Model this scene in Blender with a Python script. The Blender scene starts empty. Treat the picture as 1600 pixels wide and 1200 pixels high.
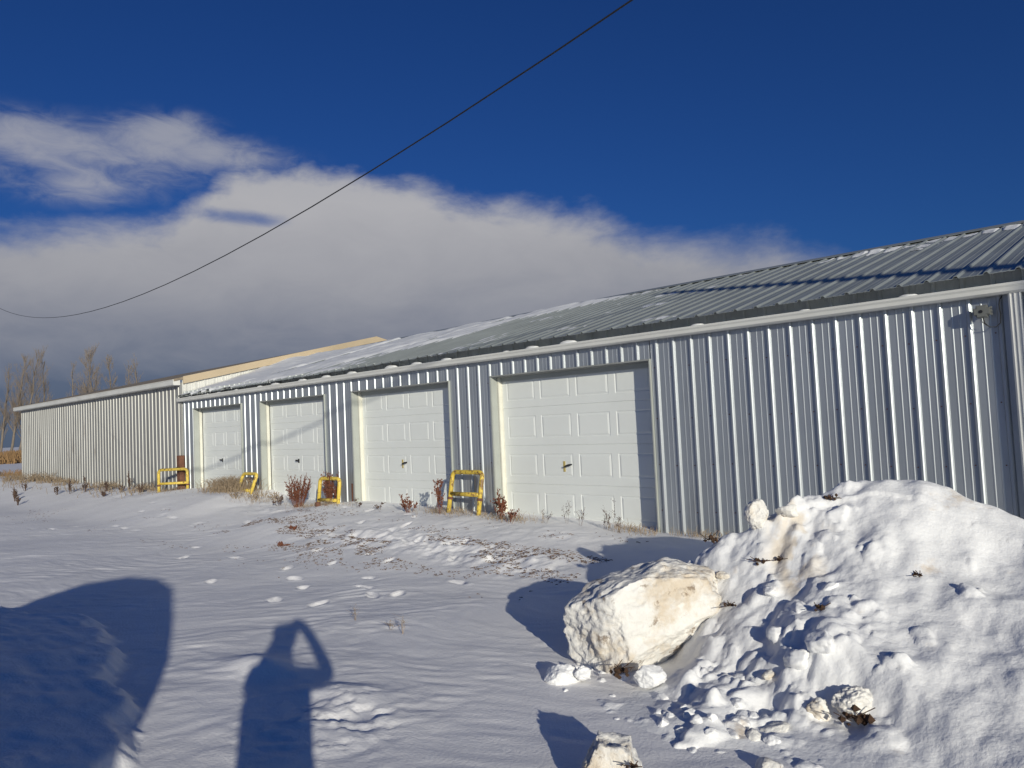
import bpy, bmesh, math, random
import numpy as np
from mathutils import Vector, Matrix

random.seed(7)
S = bpy.context.scene
COL = S.collection
R = math.radians

# ------------------------------------------------------------------ camera
CAM = (0.0, -7.5, 1.55)
cd = bpy.data.cameras.new('camera')
cd.sensor_width = 36.0
cd.lens = 36.0 * 1150 / 1600
cd.clip_start = 0.02
cd.clip_end = 3000
cam = bpy.data.objects.new('camera', cd)
COL.objects.link(cam)
rot = Matrix(((0.72885, 0.06969, 0.68111), (0.68310, -0.00672, -0.73029), (-0.04632, 0.99755, -0.05250)))
cam.matrix_world = Matrix.Translation(CAM) @ rot.to_4x4()
S.camera = cam

# ------------------------------------------------------------------ sun, sky
SUN_AZ, SUN_EL = 119.7, 13.8            # clockwise from +Y
sd = bpy.data.lights.new('sun', 'SUN')
sd.energy = 3.8
sd.angle = R(0.53)
sd.color = (1.0, 0.945, 0.80)
sun = bpy.data.objects.new('sun', sd)
COL.objects.link(sun)
to_sun = Vector((math.sin(R(SUN_AZ)) * math.cos(R(SUN_EL)), math.cos(R(SUN_AZ)) * math.cos(R(SUN_EL)), math.sin(R(SUN_EL))))
sun.rotation_euler = to_sun.to_track_quat('Z', 'Y').to_euler()
sun.location = to_sun * 60
LH = Vector((-to_sun.x, -to_sun.y)).normalized()   # horizontal direction of the light

S.view_settings.view_transform = 'Standard'
S.view_settings.look = 'None'
S.view_settings.exposure = 0.0
S.view_settings.gamma = 1.0
S.view_settings.use_curve_mapping = False

W = bpy.data.worlds.new('World')
S.world = W
W.use_nodes = True
nt = W.node_tree
N, LK = nt.nodes, nt.links
bg = N['Background']
bg.inputs['Strength'].default_value = 0.10


def mth(op, a, b=None, c=None, clamp=False, tree=None):
    t = tree or nt
    n = t.nodes.new('ShaderNodeMath')
    n.operation = op
    n.use_clamp = clamp
    for i, v in enumerate((a, b, c)):
        if v is None:
            continue
        if isinstance(v, (int, float)):
            n.inputs[i].default_value = v
        else:
            t.links.new(v, n.inputs[i])
    return n.outputs[0]


def mapr(v, a, b, c, d, tree=None, smooth=False):
    t = tree or nt
    n = t.nodes.new('ShaderNodeMapRange')
    n.clamp = True
    if smooth:
        n.interpolation_type = 'SMOOTHSTEP'
    t.links.new(v, n.inputs[0])
    for i, x in enumerate((a, b, c, d)):
        n.inputs[i + 1].default_value = x
    return n.outputs[0]


sky = N.new('ShaderNodeTexSky')
sky.sky_type = 'NISHITA'
sky.sun_disc = False
sky.sun_elevation = R(SUN_EL)
sky.sun_rotation = R(SUN_AZ)
tint = N.new('ShaderNodeMix')
tint.data_type = 'RGBA'
tint.blend_type = 'MULTIPLY'
tint.inputs[0].default_value = 1.0
LK.new(sky.outputs[0], tint.inputs[6])
tint.inputs[7].default_value = (0.075, 0.215, 0.57, 1)     # the deep, polarised blue of the cold clear sky
tc = N.new('ShaderNodeTexCoord')
sp = N.new('ShaderNodeSeparateXYZ')
LK.new(tc.outputs['Generated'], sp.inputs[0])
el = mth('MULTIPLY', mth('ARCSINE', sp.outputs[2]), 57.2958)
az = mth('MULTIPLY', mth('ARCTAN2', mth('MULTIPLY', sp.outputs[0], -1), sp.outputs[1]), 57.2958)


def noise(scale, sx, sy, detail=5, rough=0.55, dist=0.0, off=0.0):
    cb = N.new('ShaderNodeCombineXYZ')
    LK.new(mth('MULTIPLY', az, sx), cb.inputs[0])
    LK.new(mth('MULTIPLY', el, sy), cb.inputs[1])
    cb.inputs[2].default_value = off
    nz = N.new('ShaderNodeTexNoise')
    LK.new(cb.outputs[0], nz.inputs['Vector'])
    nz.inputs['Scale'].default_value = scale
    nz.inputs['Detail'].default_value = detail
    nz.inputs['Roughness'].default_value = rough
    nz.inputs['Distortion'].default_value = dist
    return nz.outputs[0]


def curve_of(x, lo, hi, pts, top):
    u = mapr(x, lo, hi, 0, 1)
    fc = N.new('ShaderNodeFloatCurve')
    LK.new(u, fc.inputs['Value'])
    c = fc.mapping.curves[0]
    p2 = [((a - lo) / (hi - lo), b / top) for a, b in pts]
    c.points[0].location = p2[0]
    c.points[1].location = p2[-1]
    for a, b in p2[1:-1]:
        c.points.new(a, b)
    fc.mapping.update()
    return mth('MULTIPLY', fc.outputs[0], top)


# top edge of the cloud bank as elevation over azimuth, all the way round the compass
edge = curve_of(az, -180, 180, [(-180, 9), (-120, 7), (-60, 5), (-10, 6), (12, 8.3), (18, 10.6), (25, 12.9), (31, 13.7), (35, 15.4),
                                (41, 16.9), (47, 17.9), (52, 19.0), (57, 19.5), (62, 19.3), (65.5, 17.6), (68, 15.6), (74, 14.7), (80, 14.3),
                                (100, 13), (140, 11), (180, 9)], 24)
n1 = noise(0.16, 1.0, 1.9, 6, 0.58, 0.4)
n2 = noise(0.6, 1.0, 2.2, 5, 0.6, 0.2, 4.0)
wob = mth('ADD', mth('MULTIPLY', mth('SUBTRACT', n1, 0.5), 3.4), mth('MULTIPLY', mth('SUBTRACT', n2, 0.5), 1.3))
dd = mth('ADD', mth('SUBTRACT', edge, el), wob)
soft = curve_of(az, -180, 180, [(-180, 3), (0, 3.4), (20, 3.0), (30, 2.4), (45, 2.0), (60, 1.5), (75, 2.2), (180, 3)], 5)
bank = mth('DIVIDE', mth('ADD', dd, mth('MULTIPLY', soft, 0.35)), mth('MULTIPLY', soft, 1.5))
bank = mapr(bank, 0, 1, 0, 1, smooth=True)


def blob(a0, e0, ra, re, rot_=0.0):
    da = mth('SUBTRACT', az, a0)
    de = mth('ADD', mth('SUBTRACT', el, e0), mth('MULTIPLY', da, rot_))
    q = mth('ADD', mth('POWER', mth('ABSOLUTE', mth('DIVIDE', da, ra)), 2.0), mth('POWER', mth('ABSOLUTE', mth('DIVIDE', de, re)), 2.0))
    return mth('POWER', 2.718, mth('MULTIPLY', q, -1))


n3 = noise(0.34, 1.0, 2.4, 6, 0.62, 0.6, 9.0)
wis = mth('ADD', mth('MULTIPLY', blob(72, 18.0, 9, 2.4), 0.38), mth('ADD', mth('ADD', blob(67.8, 21.2, 3.0, 1.2, 0.1), mth('MULTIPLY', blob(76, 19.6, 7.0, 1.5, 0.03), 1.0)),
          mth('ADD', mth('MULTIPLY', blob(63.6, 19.9, 5.0, 1.15, -0.05), 0.95), mth('MULTIPLY', blob(73.3, 16.9, 2.6, 0.9, 0.1), 0.8))))
wis = mapr(mth('ADD', wis, mth('MULTIPLY', mth('MULTIPLY', mth('SUBTRACT', n3, 0.5), 1.5), mth('MULTIPLY', wis, 2.5, clamp=True))), 0.05, 1.45, 0, 0.72, smooth=True)
gap = mth('MULTIPLY', blob(63.0, 15.7, 4.4, 0.75, -0.06), 0.85)
bank = mth('MULTIPLY', bank, mth('SUBTRACT', 1.0, mapr(mth('ADD', gap, mth('MULTIPLY', mth('SUBTRACT', n3, 0.5), 0.7)), 0.25, 0.95, 0, 0.75, smooth=True)))
dens = mth('MAXIMUM', bank, wis)
dens = mth('MULTIPLY', dens, mapr(el, -3, 0, 0.0, 0.93))
ramp = N.new('ShaderNodeValToRGB')
LK.new(mapr(mth('ADD', el, mth('MULTIPLY', mth('SUBTRACT', n1, 0.5), 5.0)), 0, 25, 0, 1), ramp.inputs[0])
cr = ramp.color_ramp
cr.elements[0].position = 0.0
cr.elements[0].color = (0.85, 1.15, 1.75, 1)
cr.elements[1].position = 1.0
cr.elements[1].color = (3.9, 4.0, 4.3, 1)
for p_, c_ in ((0.17, (1.05, 1.32, 1.95)), (0.30, (2.4, 2.5, 2.9)), (0.46, (3.5, 3.5, 3.7)), (0.68, (4.5, 4.45, 4.55))):
    e_ = cr.elements.new(p_)
    e_.color = (*c_, 1)
mix = N.new('ShaderNodeMix')
mix.data_type = 'RGBA'
LK.new(dens, mix.inputs[0])
LK.new(tint.outputs[2], mix.inputs[6])
LK.new(ramp.outputs[0], mix.inputs[7])
LK.new(mix.outputs[2], bg.inputs['Color'])

# ------------------------------------------------------------------ numpy noise
def _hash(ix, iy, iz, seed):
    h = (ix * 374761393 + iy * 668265263 + iz * 2147483647 + seed * 974711) & 0xffffffff
    h = ((h ^ (h >> 13)) * 1274126177) & 0xffffffff
    h = (h ^ (h >> 16)) & 0xffffffff
    return h / 4294967295.0


def vnoise(x, y, seed=0, z=None):
    x = np.asarray(x, float)
    y = np.asarray(y, float)
    z = np.zeros_like(x) if z is None else np.asarray(z, float)
    ix, iy, iz = np.floor(x).astype(np.int64), np.floor(y).astype(np.int64), np.floor(z).astype(np.int64)
    fx, fy, fz = x - ix, y - iy, z - iz
    fx, fy, fz = [t * t * t * (t * (t * 6 - 15) + 10) for t in (fx, fy, fz)]
    out = 0
    for dx in (0, 1):
        for dy in (0, 1):
            for dz in (0, 1):
                w = (fx if dx else 1 - fx) * (fy if dy else 1 - fy) * (fz if dz else 1 - fz)
                out = out + w * _hash(ix + dx, iy + dy, iz + dz, seed)
    return out * 2 - 1


def fbm(x, y, seed=0, octv=4, gain=0.5, z=None):
    s, a, f = 0, 1.0, 1.0
    for i in range(octv):
        s = s + a * vnoise(np.asarray(x) * f + 13.7 * i, np.asarray(y) * f - 7.1 * i, seed + i, None if z is None else np.asarray(z) * f + 3.3 * i)
        a *= gain
        f *= 2.03
    return s


def sstep(a, b, x):
    t = np.clip((x - a) / (b - a), 0, 1)
    return t * t * (3 - 2 * t)


# ------------------------------------------------------------------ object helpers
def tag(o, label=None, cat=None, group=None, kind=None):
    for k, v in (('label', label), ('category', cat), ('group', group), ('kind', kind)):
        if v:
            o[k] = v
    return o


def empty(name, loc, rz=0.0, label=None, cat=None, group=None):
    o = bpy.data.objects.new(name, None)
    o.empty_display_size = 0.1
    COL.objects.link(o)
    o.location = loc
    o.rotation_euler = (0, 0, rz)
    return tag(o, label, cat, group)


def link(name, me, parent=None):
    o = bpy.data.objects.new(name, me)
    COL.objects.link(o)
    if parent:
        o.parent = parent
    return o


class MB:
    """collects polygons of one mesh"""
    def __init__(self):
        self.v, self.f = [], []

    def add(self, vs, fs):
        b = len(self.v)
        self.v += [tuple(p) for p in vs]
        self.f += [tuple(i + b for i in q) for q in fs]
        return self

    def box(self, a, b, rot=None, org=None):
        x0, y0, z0 = a
        x1, y1, z1 = b
        vs = [(x0, y0, z0), (x1, y0, z0), (x1, y1, z0), (x0, y1, z0), (x0, y0, z1), (x1, y0, z1), (x1, y1, z1), (x0, y1, z1)]
        if rot is not None:
            o = Vector(org or (0, 0, 0))
            vs = [tuple(rot @ (Vector(p) - o) + o) for p in vs]
        return self.add(vs, [(0, 3, 2, 1), (4, 5, 6, 7), (0, 1, 5, 4), (1, 2, 6, 5), (2, 3, 7, 6), (3, 0, 4, 7)])

    def tube(self, pts, rad, n=6, cap=True):
        pts = [Vector(p) for p in pts]
        if isinstance(rad, (int, float)):
            rad = [rad] * len(pts)
        b = len(self.v)
        up = None
        for i, p in enumerate(pts):
            d = (pts[min(i + 1, len(pts) - 1)] - pts[max(i - 1, 0)])
            d = d.normalized() if d.length > 1e-9 else Vector((0, 0, 1))
            if up is None:
                up = Vector((1, 0, 0)) if abs(d.x) < 0.8 else Vector((0, 1, 0))
            s = up - d * up.dot(d)
            s = s.normalized() if s.length > 1e-6 else d.orthogonal().normalized()
            up = s
            t = d.cross(s)
            for k in range(n):
                a = 2 * math.pi * k / n
                self.v.append(tuple(p + (s * math.cos(a) + t * math.sin(a)) * rad[i]))
        for i in range(len(pts) - 1):
            for k in range(n):
                k2 = (k + 1) % n
                self.f.append((b + i * n + k, b + i * n + k2, b + (i + 1) * n + k2, b + (i + 1) * n + k))
        if cap:
            self.f.append(tuple(b + k for k in range(n))[::-1])
            e = b + (len(pts) - 1) * n
            self.f.append(tuple(e + k for k in range(n)))
        return self

    def extrude_x(self, prof, x0, x1):
        """closed profile [(y,z)...] extruded along x"""
        n = len(prof)
        vs = [(x0, y, z) for y, z in prof] + [(x1, y, z) for y, z in prof]
        fs = [(i, (i + 1) % n, n + (i + 1) % n, n + i) for i in range(n)]
        fs += [tuple(range(n))[::-1], tuple(range(n, 2 * n))]
        return self.add(vs, fs)

    def octa(self, c, r, sz=1.0):
        x, y, z = c
        vs = [(x + r, y, z), (x - r, y, z), (x, y + r, z), (x, y - r, z), (x, y, z + r * sz), (x, y, z - r * sz)]
        return self.add(vs, [(0, 2, 4), (2, 1, 4), (1, 3, 4), (3, 0, 4), (2, 0, 5), (1, 2, 5), (3, 1, 5), (0, 3, 5)])

    def mesh(self, name, mat, smooth=False):
        me = bpy.data.meshes.new(name)
        me.from_pydata(self.v, [], self.f)
        if mat:
            me.materials.append(mat)
        if smooth:
            me.polygons.foreach_set('use_smooth', [True] * len(me.polygons))
        me.update()
        return me

    def build(self, name, mat, parent=None, smooth=False, fix=False):
        me = self.mesh(name, mat, smooth)
        if fix:
            bm = bmesh.new()
            bm.from_mesh(me)
            bmesh.ops.recalc_face_normals(bm, faces=bm.faces)
            bm.to_mesh(me)
            bm.free()
        return link(name, me, parent)


def grid_mesh(name, V, nx, ny, mat, keep=None, smooth=True):
    """V: (ny*nx,3) array"""
    idx = np.arange(nx * ny).reshape(ny, nx)
    q = np.stack([idx[:-1, :-1], idx[:-1, 1:], idx[1:, 1:], idx[1:, :-1]], -1).reshape(-1, 4)
    if keep is not None:
        q = q[keep.reshape(-1)]
        used = np.unique(q)
        re = np.full(nx * ny, -1)
        re[used] = np.arange(len(used))
        V = V[used]
        q = re[q]
    me = bpy.data.meshes.new(name)
    me.vertices.add(len(V))
    me.vertices.foreach_set('co', V.astype(np.float32).ravel())
    me.loops.add(q.size)
    me.loops.foreach_set('vertex_index', q.astype(np.int32).ravel())
    me.polygons.add(len(q))
    me.polygons.foreach_set('loop_start', np.arange(0, q.size, 4, dtype=np.int32))
    me.polygons.foreach_set('loop_total', np.full(len(q), 4, dtype=np.int32))
    me.polygons.foreach_set('use_smooth', np.full(len(q), smooth))
    me.materials.append(mat)
    me.update()
    me.validate()
    return me


# ------------------------------------------------------------------ materials
def mat(name, col, rough=0.6, metal=0.0, var=0.0, vscale=4.0, bump=0.0, bscale=40.0, spec=0.5, stain=None, stretch=(1, 1, 1), bdist=0.01, stain2=None):
    """principled with noise colour variation, optional stains (colour, scale, lo, hi, strength)"""
    m = bpy.data.materials.new(name)
    m.use_nodes = True
    t = m.node_tree
    b = t.nodes['Principled BSDF']
    b.inputs['Roughness'].default_value = rough
    b.inputs['Metallic'].default_value = metal
    b.inputs['Specular IOR Level'].default_value = spec
    co = t.nodes.new('ShaderNodeTexCoord')
    mp = t.nodes.new('ShaderNodeMapping')
    mp.inputs['Scale'].default_value = stretch
    geo = t.nodes.new('ShaderNodeNewGeometry')
    t.links.new(geo.outputs['Position'], mp.inputs['Vector'])
    vec = mp.outputs[0]
    last = None

    def tex(scale, detail=5, rough_=0.6, v=vec):
        nz = t.nodes.new('ShaderNodeTexNoise')
        nz.inputs['Scale'].default_value = scale
        nz.inputs['Detail'].default_value = detail
        nz.inputs['Roughness'].default_value = rough_
        t.links.new(v, nz.inputs['Vector'])
        return nz.outputs[0]
    rgb = t.nodes.new('ShaderNodeRGB')
    rgb.outputs[0].default_value = (*col, 1)
    last = rgb.outputs[0]
    if var > 0:
        mx = t.nodes.new('ShaderNodeMix')
        mx.data_type = 'RGBA'
        mx.blend_type = 'MULTIPLY'
        mx.inputs[0].default_value = 1.0
        t.links.new(last, mx.inputs[6])
        f = mapr(tex(vscale), 0.3, 0.7, 1 - var, 1 + var * 0.5, tree=t)
        cb = t.nodes.new('ShaderNodeCombineColor')
        for i in range(3):
            t.links.new(f, cb.inputs[i])
        t.links.new(cb.outputs[0], mx.inputs[7])
        last = mx.outputs[2]
    for st in (stain, stain2):
        if not st:
            continue
        sc, ss, lo, hi, k = st
        mx = t.nodes.new('ShaderNodeMix')
        mx.data_type = 'RGBA'
        f = mth('MULTIPLY', mapr(tex(ss, 8, 0.65), lo, hi, 0, 1, tree=t, smooth=True), k, tree=t)
        t.links.new(f, mx.inputs[0])
        t.links.new(last, mx.inputs[6])
        mx.inputs[7].default_value = (*sc, 1)
        last = mx.outputs[2]
    t.links.new(last, b.inputs['Base Color'])
    if bump > 0:
        bp = t.nodes.new('ShaderNodeBump')
        bp.inputs['Strength'].default_value = bump
        bp.inputs['Distance'].default_value = bdist
        t.links.new(tex(bscale, 6, 0.6), bp.inputs['Height'])
        t.links.new(bp.outputs[0], b.inputs['Normal'])
    return m


M = {}
M['snow'] = mat('snow', (0.87, 0.86, 0.86), 0.75, var=0.06, vscale=1.2, bump=0.35, bscale=55, spec=0.2, bdist=0.012)
M['pile'] = mat('pile_snow', (0.86, 0.86, 0.86), 0.75, var=0.05, vscale=3, bump=0.5, bscale=38, spec=0.2, bdist=0.012,
                stain=((0.62, 0.47, 0.30), 2.6, 0.60, 0.76, 0.7), stain2=((0.30, 0.20, 0.12), 9, 0.70, 0.78, 0.6))
M['chunk'] = mat('packed_snow', (0.82, 0.80, 0.755), 0.7, var=0.12, vscale=6, bump=0.7, bscale=30, spec=0.25, bdist=0.02,
                 stain=((0.55, 0.41, 0.24), 3.2, 0.48, 0.66, 0.60), stain2=((0.20, 0.13, 0.075), 9, 0.59, 0.67, 0.75))
M['roofsnow'] = mat('roof_snow', (0.76, 0.77, 0.78), 0.7, var=0.05, vscale=2, bump=0.3, bscale=20, spec=0.2)
M['steel'] = mat('galvanised_steel', (0.475, 0.505, 0.525), 0.42, metal=0.70, var=0.12, vscale=3.0, spec=0.5, stretch=(1, 1, 0.15), stain=((0.16, 0.14, 0.13), 2.2, 0.60, 0.78, 0.4))
M['old_steel'] = mat('weathered_steel', (0.35, 0.35, 0.335), 0.45, metal=0.45, var=0.2, vscale=2.0, spec=0.5, stretch=(1, 1, 0.2),
                     stain=((0.10, 0.075, 0.06), 2.2, 0.56, 0.72, 0.6))
M['roof'] = mat('roof_steel', (0.355, 0.385, 0.375), 0.47, metal=0.5, var=0.15, vscale=1.5)
M['closure'] = mat('eave_closure_steel', (0.55, 0.58, 0.56), 0.6, metal=0.0, var=0.2, vscale=4)
M['trim'] = mat('painted_metal_trim', (0.38, 0.40, 0.37), 0.45, var=0.08, vscale=3)
M['gutter'] = mat('white_gutter_metal', (0.66, 0.66, 0.62), 0.4, var=0.08, vscale=2)
M['door'] = mat('cream_door_paint', (0.735, 0.76, 0.735), 0.5, var=0.04, vscale=1.5)
M['seal'] = mat('dark_rubber_seal', (0.02, 0.02, 0.02), 0.8)
M['jamb'] = mat('cream_jamb_board', (0.70, 0.69, 0.60), 0.6, var=0.08, vscale=6)
M['soffit'] = mat('weathered_soffit', (0.27, 0.28, 0.27), 0.7, var=0.15, vscale=5)
M['yellow'] = mat('yellow_pipe_paint', (0.72, 0.53, 0.09), 0.45, var=0.12, vscale=12, stain=((0.20, 0.09, 0.04), 17, 0.55, 0.63, 0.9))
M['yellow_b'] = mat('yellow_pipe_paint_dirty', (0.66, 0.48, 0.07), 0.5, var=0.2, vscale=9, stain=((0.16, 0.08, 0.04), 15, 0.51, 0.60, 0.9))
M['rust'] = mat('rusty_steel', (0.17, 0.075, 0.045), 0.85, var=0.35, vscale=8, bump=0.3, bscale=60)
M['tan'] = mat('tan_fascia_metal', (0.52, 0.42, 0.28), 0.5, var=0.10, vscale=1.5)
M['shingle'] = mat('brown_shingles', (0.26, 0.215, 0.16), 0.9, var=0.3, vscale=10)
M['box'] = mat('grey_plastic', (0.14, 0.145, 0.135), 0.5, var=0.05)
M['black'] = mat('black_plastic', (0.012, 0.012, 0.014), 0.5)
M['brass'] = mat('brass_plate', (0.60, 0.48, 0.18), 0.45, metal=0.3)
M['wire'] = mat('black_cable', (0.02, 0.02, 0.02), 0.6)
M['bark'] = mat('grey_bark', (0.20, 0.165, 0.13), 0.9, var=0.25, vscale=3)
M['twig'] = mat('brown_twigs', (0.27, 0.215, 0.16), 0.9)
M['dock'] = mat('dried_dock', (0.16, 0.055, 0.028), 0.9, var=0.3, vscale=20)
M['dock_d'] = mat('dark_dried_stalk', (0.10, 0.062, 0.045), 0.9, var=0.3, vscale=20)
M['straw'] = mat('dry_straw', (0.31, 0.235, 0.155), 0.9, var=0.3, vscale=14)
M['reed'] = mat('field_straw', (0.33, 0.20, 0.09), 0.9, var=0.2, vscale=0.5)
M['litter'] = mat('brown_litter', (0.16, 0.10, 0.065), 0.95, var=0.4, vscale=25)
M['soil'] = mat('frozen_soil', (0.075, 0.04, 0.022), 0.95, var=0.4, vscale=30, bump=0.6, bscale=80)
M['wood'] = mat('old_pole_wood', (0.16, 0.11, 0.075), 0.9, var=0.25, vscale=5, stretch=(4, 4, 0.4))
M['coat'] = mat('dark_coat', (0.03, 0.032, 0.04), 0.9)
M['skin'] = mat('skin', (0.55, 0.36, 0.27), 0.6)
M['van'] = mat('dark_van_paint', (0.05, 0.055, 0.07), 0.35)
M['tyre'] = mat('tyre_rubber', (0.02, 0.02, 0.02), 0.8)

# ------------------------------------------------------------------ ground
WX = np.array([-60, -31.7, -24.5, -18.6, -17.2, -15.2, -14.1, -13.2, -11.7, -10.9, -9.6, -8.3, -7.4, -6.2, -4.7, -3.7, 0, 6, 30])
WZ = np.array([0.25, 0.33, 0.32, 0.28, 0.36, 0.38, 0.43, 0.30, 0.25, 0.33, 0.29, 0.29, 0.29, 0.25, 0.185, 0.205, 0.22, 0.22, 0.2])
FOOT = [(-15.97, -3.59), (-15.54, -3.4), (-15.43, -2.99), (-13.98, -2.67), (-14.5, -2.66), (-13.48, -2.69), (-15.45, -1.84),
        (-14.78, -1.66), (-14.18, -1.97), (-13.7, -1.95), (-16.02, -1.44), (-7.82, -3.95), (-7.26, -3.29), (-5.89, -3.86), (-6.11, -3.18), (-5.77, -3.35),
        (-5.61, -3.19), (-6.48, -2.87), (-7.53, -2.65), (-7.83, -3.05), (-7.26, -1.71), (-8.05, -1.12), (-8.0, -1.39), (-8.89, -0.43), (-7.26, -1.55),
        (-7.04, -1.59), (-6.71, -1.56), (-6.54, -1.47), (-5.78, -1.77), (-6.16, -1.98), (-8.3, -0.75), (-8.6, -0.62), (-9.6, -0.6), (-10.3, -0.55), (-12.2, -0.9), (-6.9, -2.3), (-7.4, -2.2), (-6.75, -3.5), (-8.4, -2.3), (-9.2, -3.0), (-9.9, -3.4), (-6.4, -4.0), (-10.6, -2.9), (-9.0, -1.2), (-5.4, -2.6), (-11.6, -1.6), (-12.6, -2.0)]


def gz_base(x, y):
    x = np.asarray(x, float)
    y = np.asarray(y, float)
    wz = np.interp(x, WX, WZ)
    up = sstep(-2.9, -0.40, y) * (1 - 0.8 * sstep(8.5, 16, y))
    z = wz * up
    z = z + 0.022 * fbm(x * 0.4, y * 0.4, 3, 2) * sstep(-60, -30, x)
    z = z + 0.05 * (1 - sstep(-6.2, -3.2, y)) * sstep(-14, -9, x)
    # rough strip of crusted snow along the wall
    near = np.exp(-((y + 0.75) / 0.7) ** 2)
    z = z + near * (0.012 * fbm(x * 2.4, y * 3.4, 11, 4) + 0.006 * np.abs(fbm(x * 6, y * 6, 12, 3))) * (0.6 + 0.8 * sstep(-0.1, 0.5, vnoise(x * 0.7, y * 1.1, 13)))
    # crumbly belt with dead leaves
    belt = np.exp(-((y + 1.75 + 0.12 * np.sin(x)) / 0.35) ** 2) * sstep(-10.5, -8.5, x) * (1 - sstep(-5.2, -4.4, x))
    z = z + belt * 0.03 * fbm(x * 5, y * 7, 14, 4)
    return z


def bankmask(x, y):
    ey = np.interp(x, [-14, -9.1, -6.83, -5.6, -4.74, -3.8, -3.3, -2.8], [-5.9, -5.56, -5.46, -5.60, -5.88, -6.18, -6.6, -7.6])
    w = 0.10 * fbm(x * 2.2, y * 2.2, 21, 4)
    return ey + w - y


def gz(x, y):
    x = np.asarray(x, float)
    y = np.asarray(y, float)
    z = gz_base(x, y)
    # wind ripples of the open yard
    open_ = (1 - sstep(-2.4, -0.9, y)) * (1 - sstep(-30, -20, -x) * 0) * sstep(-24, -10, x)
    wx = x + 0.35 * fbm(x * 0.6, y * 0.6, 31, 3)
    wy = y + 0.35 * fbm(x * 0.6 + 5, y * 0.6, 32, 3)
    ph = (-0.60 * wx + 0.80 * wy)
    tr = (0.80 * wx + 0.60 * wy)
    rip = fbm(ph * 11.5, tr * 4.6, 33, 4, 0.55)
    z = z + open_ * (0.0052 * rip * (0.6 + 0.4 * vnoise(x * 0.8, y * 0.8, 34)) + 0.006 * fbm(ph * 2.0, tr * 0.8, 35, 2))
    # ploughed bank in the near left corner
    bk = bankmask(x, y) - 0.9 * (1 - sstep(-9.5, -6.8, x))
    z = z + sstep(-0.03, 0.10, bk) * 0.09 + sstep(0.0, 1.1, bk) * 0.12 + sstep(0, .2, bk) * (0.006 * fbm(x * 6, y * 6, 41, 4) + 0.007 * fbm(x * 1.5, y * 9, 42, 3))
    # drifts and broken crust below the photographer
    def hump(cx_, cy_, a, b, ang, h):
        c, s = math.cos(ang), math.sin(ang)
        u = (x - cx_) * c + (y - cy_) * s
        v = -(x - cx_) * s + (y - cy_) * c
        return h * np.exp(-(u / a) ** 2 - (v / b) ** 2)
    z = z + hump(-4.55, -5.13, 0.30, 0.15, 0.1, 0.075) + hump(-3.75, -5.08, 0.30, 0.16, 0.5, 0.045)
    crust = np.exp(-((x + 3.45) / 0.38) ** 2 - ((y + 5.32) / 0.42) ** 2)
    t_ = fbm(x * 4.2, y * 4.2, 51, 5, 0.6)
    z = z + crust * (0.011 * np.tanh(t_ * 7) + 0.006 * np.tanh(fbm(x * 9, y * 9, 52, 4, .6) * 6) + 0.02)
    for i, (fx, fy) in enumerate(FOOT):
        a = 2.62 + 0.7 * math.sin(i * 2.3)
        L_, W_ = 0.13 + 0.03 * math.sin(i), 0.055 + 0.012 * math.sin(i * 1.7)
        c, s = math.cos(a), math.sin(a)
        m_ = (np.abs(x - fx) < 0.5) & (np.abs(y - fy) < 0.5)
        if not m_.any():
            continue
        u = (x - fx) * c + (y - fy) * s
        v = -(x - fx) * s + (y - fy) * c
        q = np.sqrt((u / L_) ** 2 + (v / W_) ** 2) + 0.22 * vnoise(x * 16 + i, y * 16, 55)
        z = z + np.where(m_, -0.028 * (1 - sstep(0.35, 1.15, q)) + 0.006 * np.exp(-((q - 1.15) / 0.22) ** 2), 0)
    return z


def spaced(segs):
    out = []
    for a, b, st in segs:
        n = max(1, int(round((b - a) / st)))
        out.append(np.linspace(a, b, n, endpoint=False))
    out.append(np.array([segs[-1][1]]))
    return np.concatenate(out)


xs = spaced([(-900, -120, 60), (-120, -45, 8), (-45, -26, 0.8), (-26, -12, 0.09), (-12, -8.5, 0.035), (-8.5, -2.4, 0.02), (-2.4, 0.5, 0.045), (0.5, 6, 0.4), (6, 30, 3), (30, 600, 60)])
ys = spaced([(-500, -40, 60), (-40, -9, 3), (-9, -6.7, 0.09), (-6.7, -3.0, 0.02), (-3.0, -1.0, 0.028), (-1.0, 0.0, 0.03), (0.0, 0.45, 0.09), (0.45, 10, 0.8), (10, 60, 5), (60, 900, 60)])
GX, GY = np.meshgrid(xs, ys)
far = sstep(40, 90, np.hypot(GX, GY))
GZ = gz(GX, GY) * (1 - far)
gm = grid_mesh('ground', np.stack([GX.ravel(), GY.ravel(), GZ.ravel()], 1), len(xs), len(ys), M['snow'])
tag(link('ground', gm), 'snow covered yard with wind ripples, footprints and drifts', kind='structure')


def gh(x, y):
    return float(gz(np.array([x]), np.array([y]))[0])


# ------------------------------------------------------------------ main building
RIB = 0.2286
X_L, X_R = -17.82, 3.4             # ends of the main building
Z_BOT = -0.3
ROOF_S = 0.287
ROOF_Y0, ROOF_Z0 = -0.17, 2.628    # lower edge of the roof
RIDGE_Y = 4.05
RIDGE_Z = ROOF_Z0 + ROOF_S * (RIDGE_Y - ROOF_Y0)
OPEN_Z = 2.215
REC = 0.17
DOORS = [(-17.17, -14.87), (-14.04, -11.69), (-10.81, -8.29), (-7.385, -4.74)]

bld = empty('metal_garage', (-9, 0, 0.25), 0, 'long low ribbed grey steel garage with four cream overhead doors', 'garage')
BO = Vector((-9, 0, 0.25))


def at(o, parent_loc=BO):
    """meshes are written in world coordinates: shift them under their thing"""
    o.location = -Vector(parent_loc)
    return o


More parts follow.
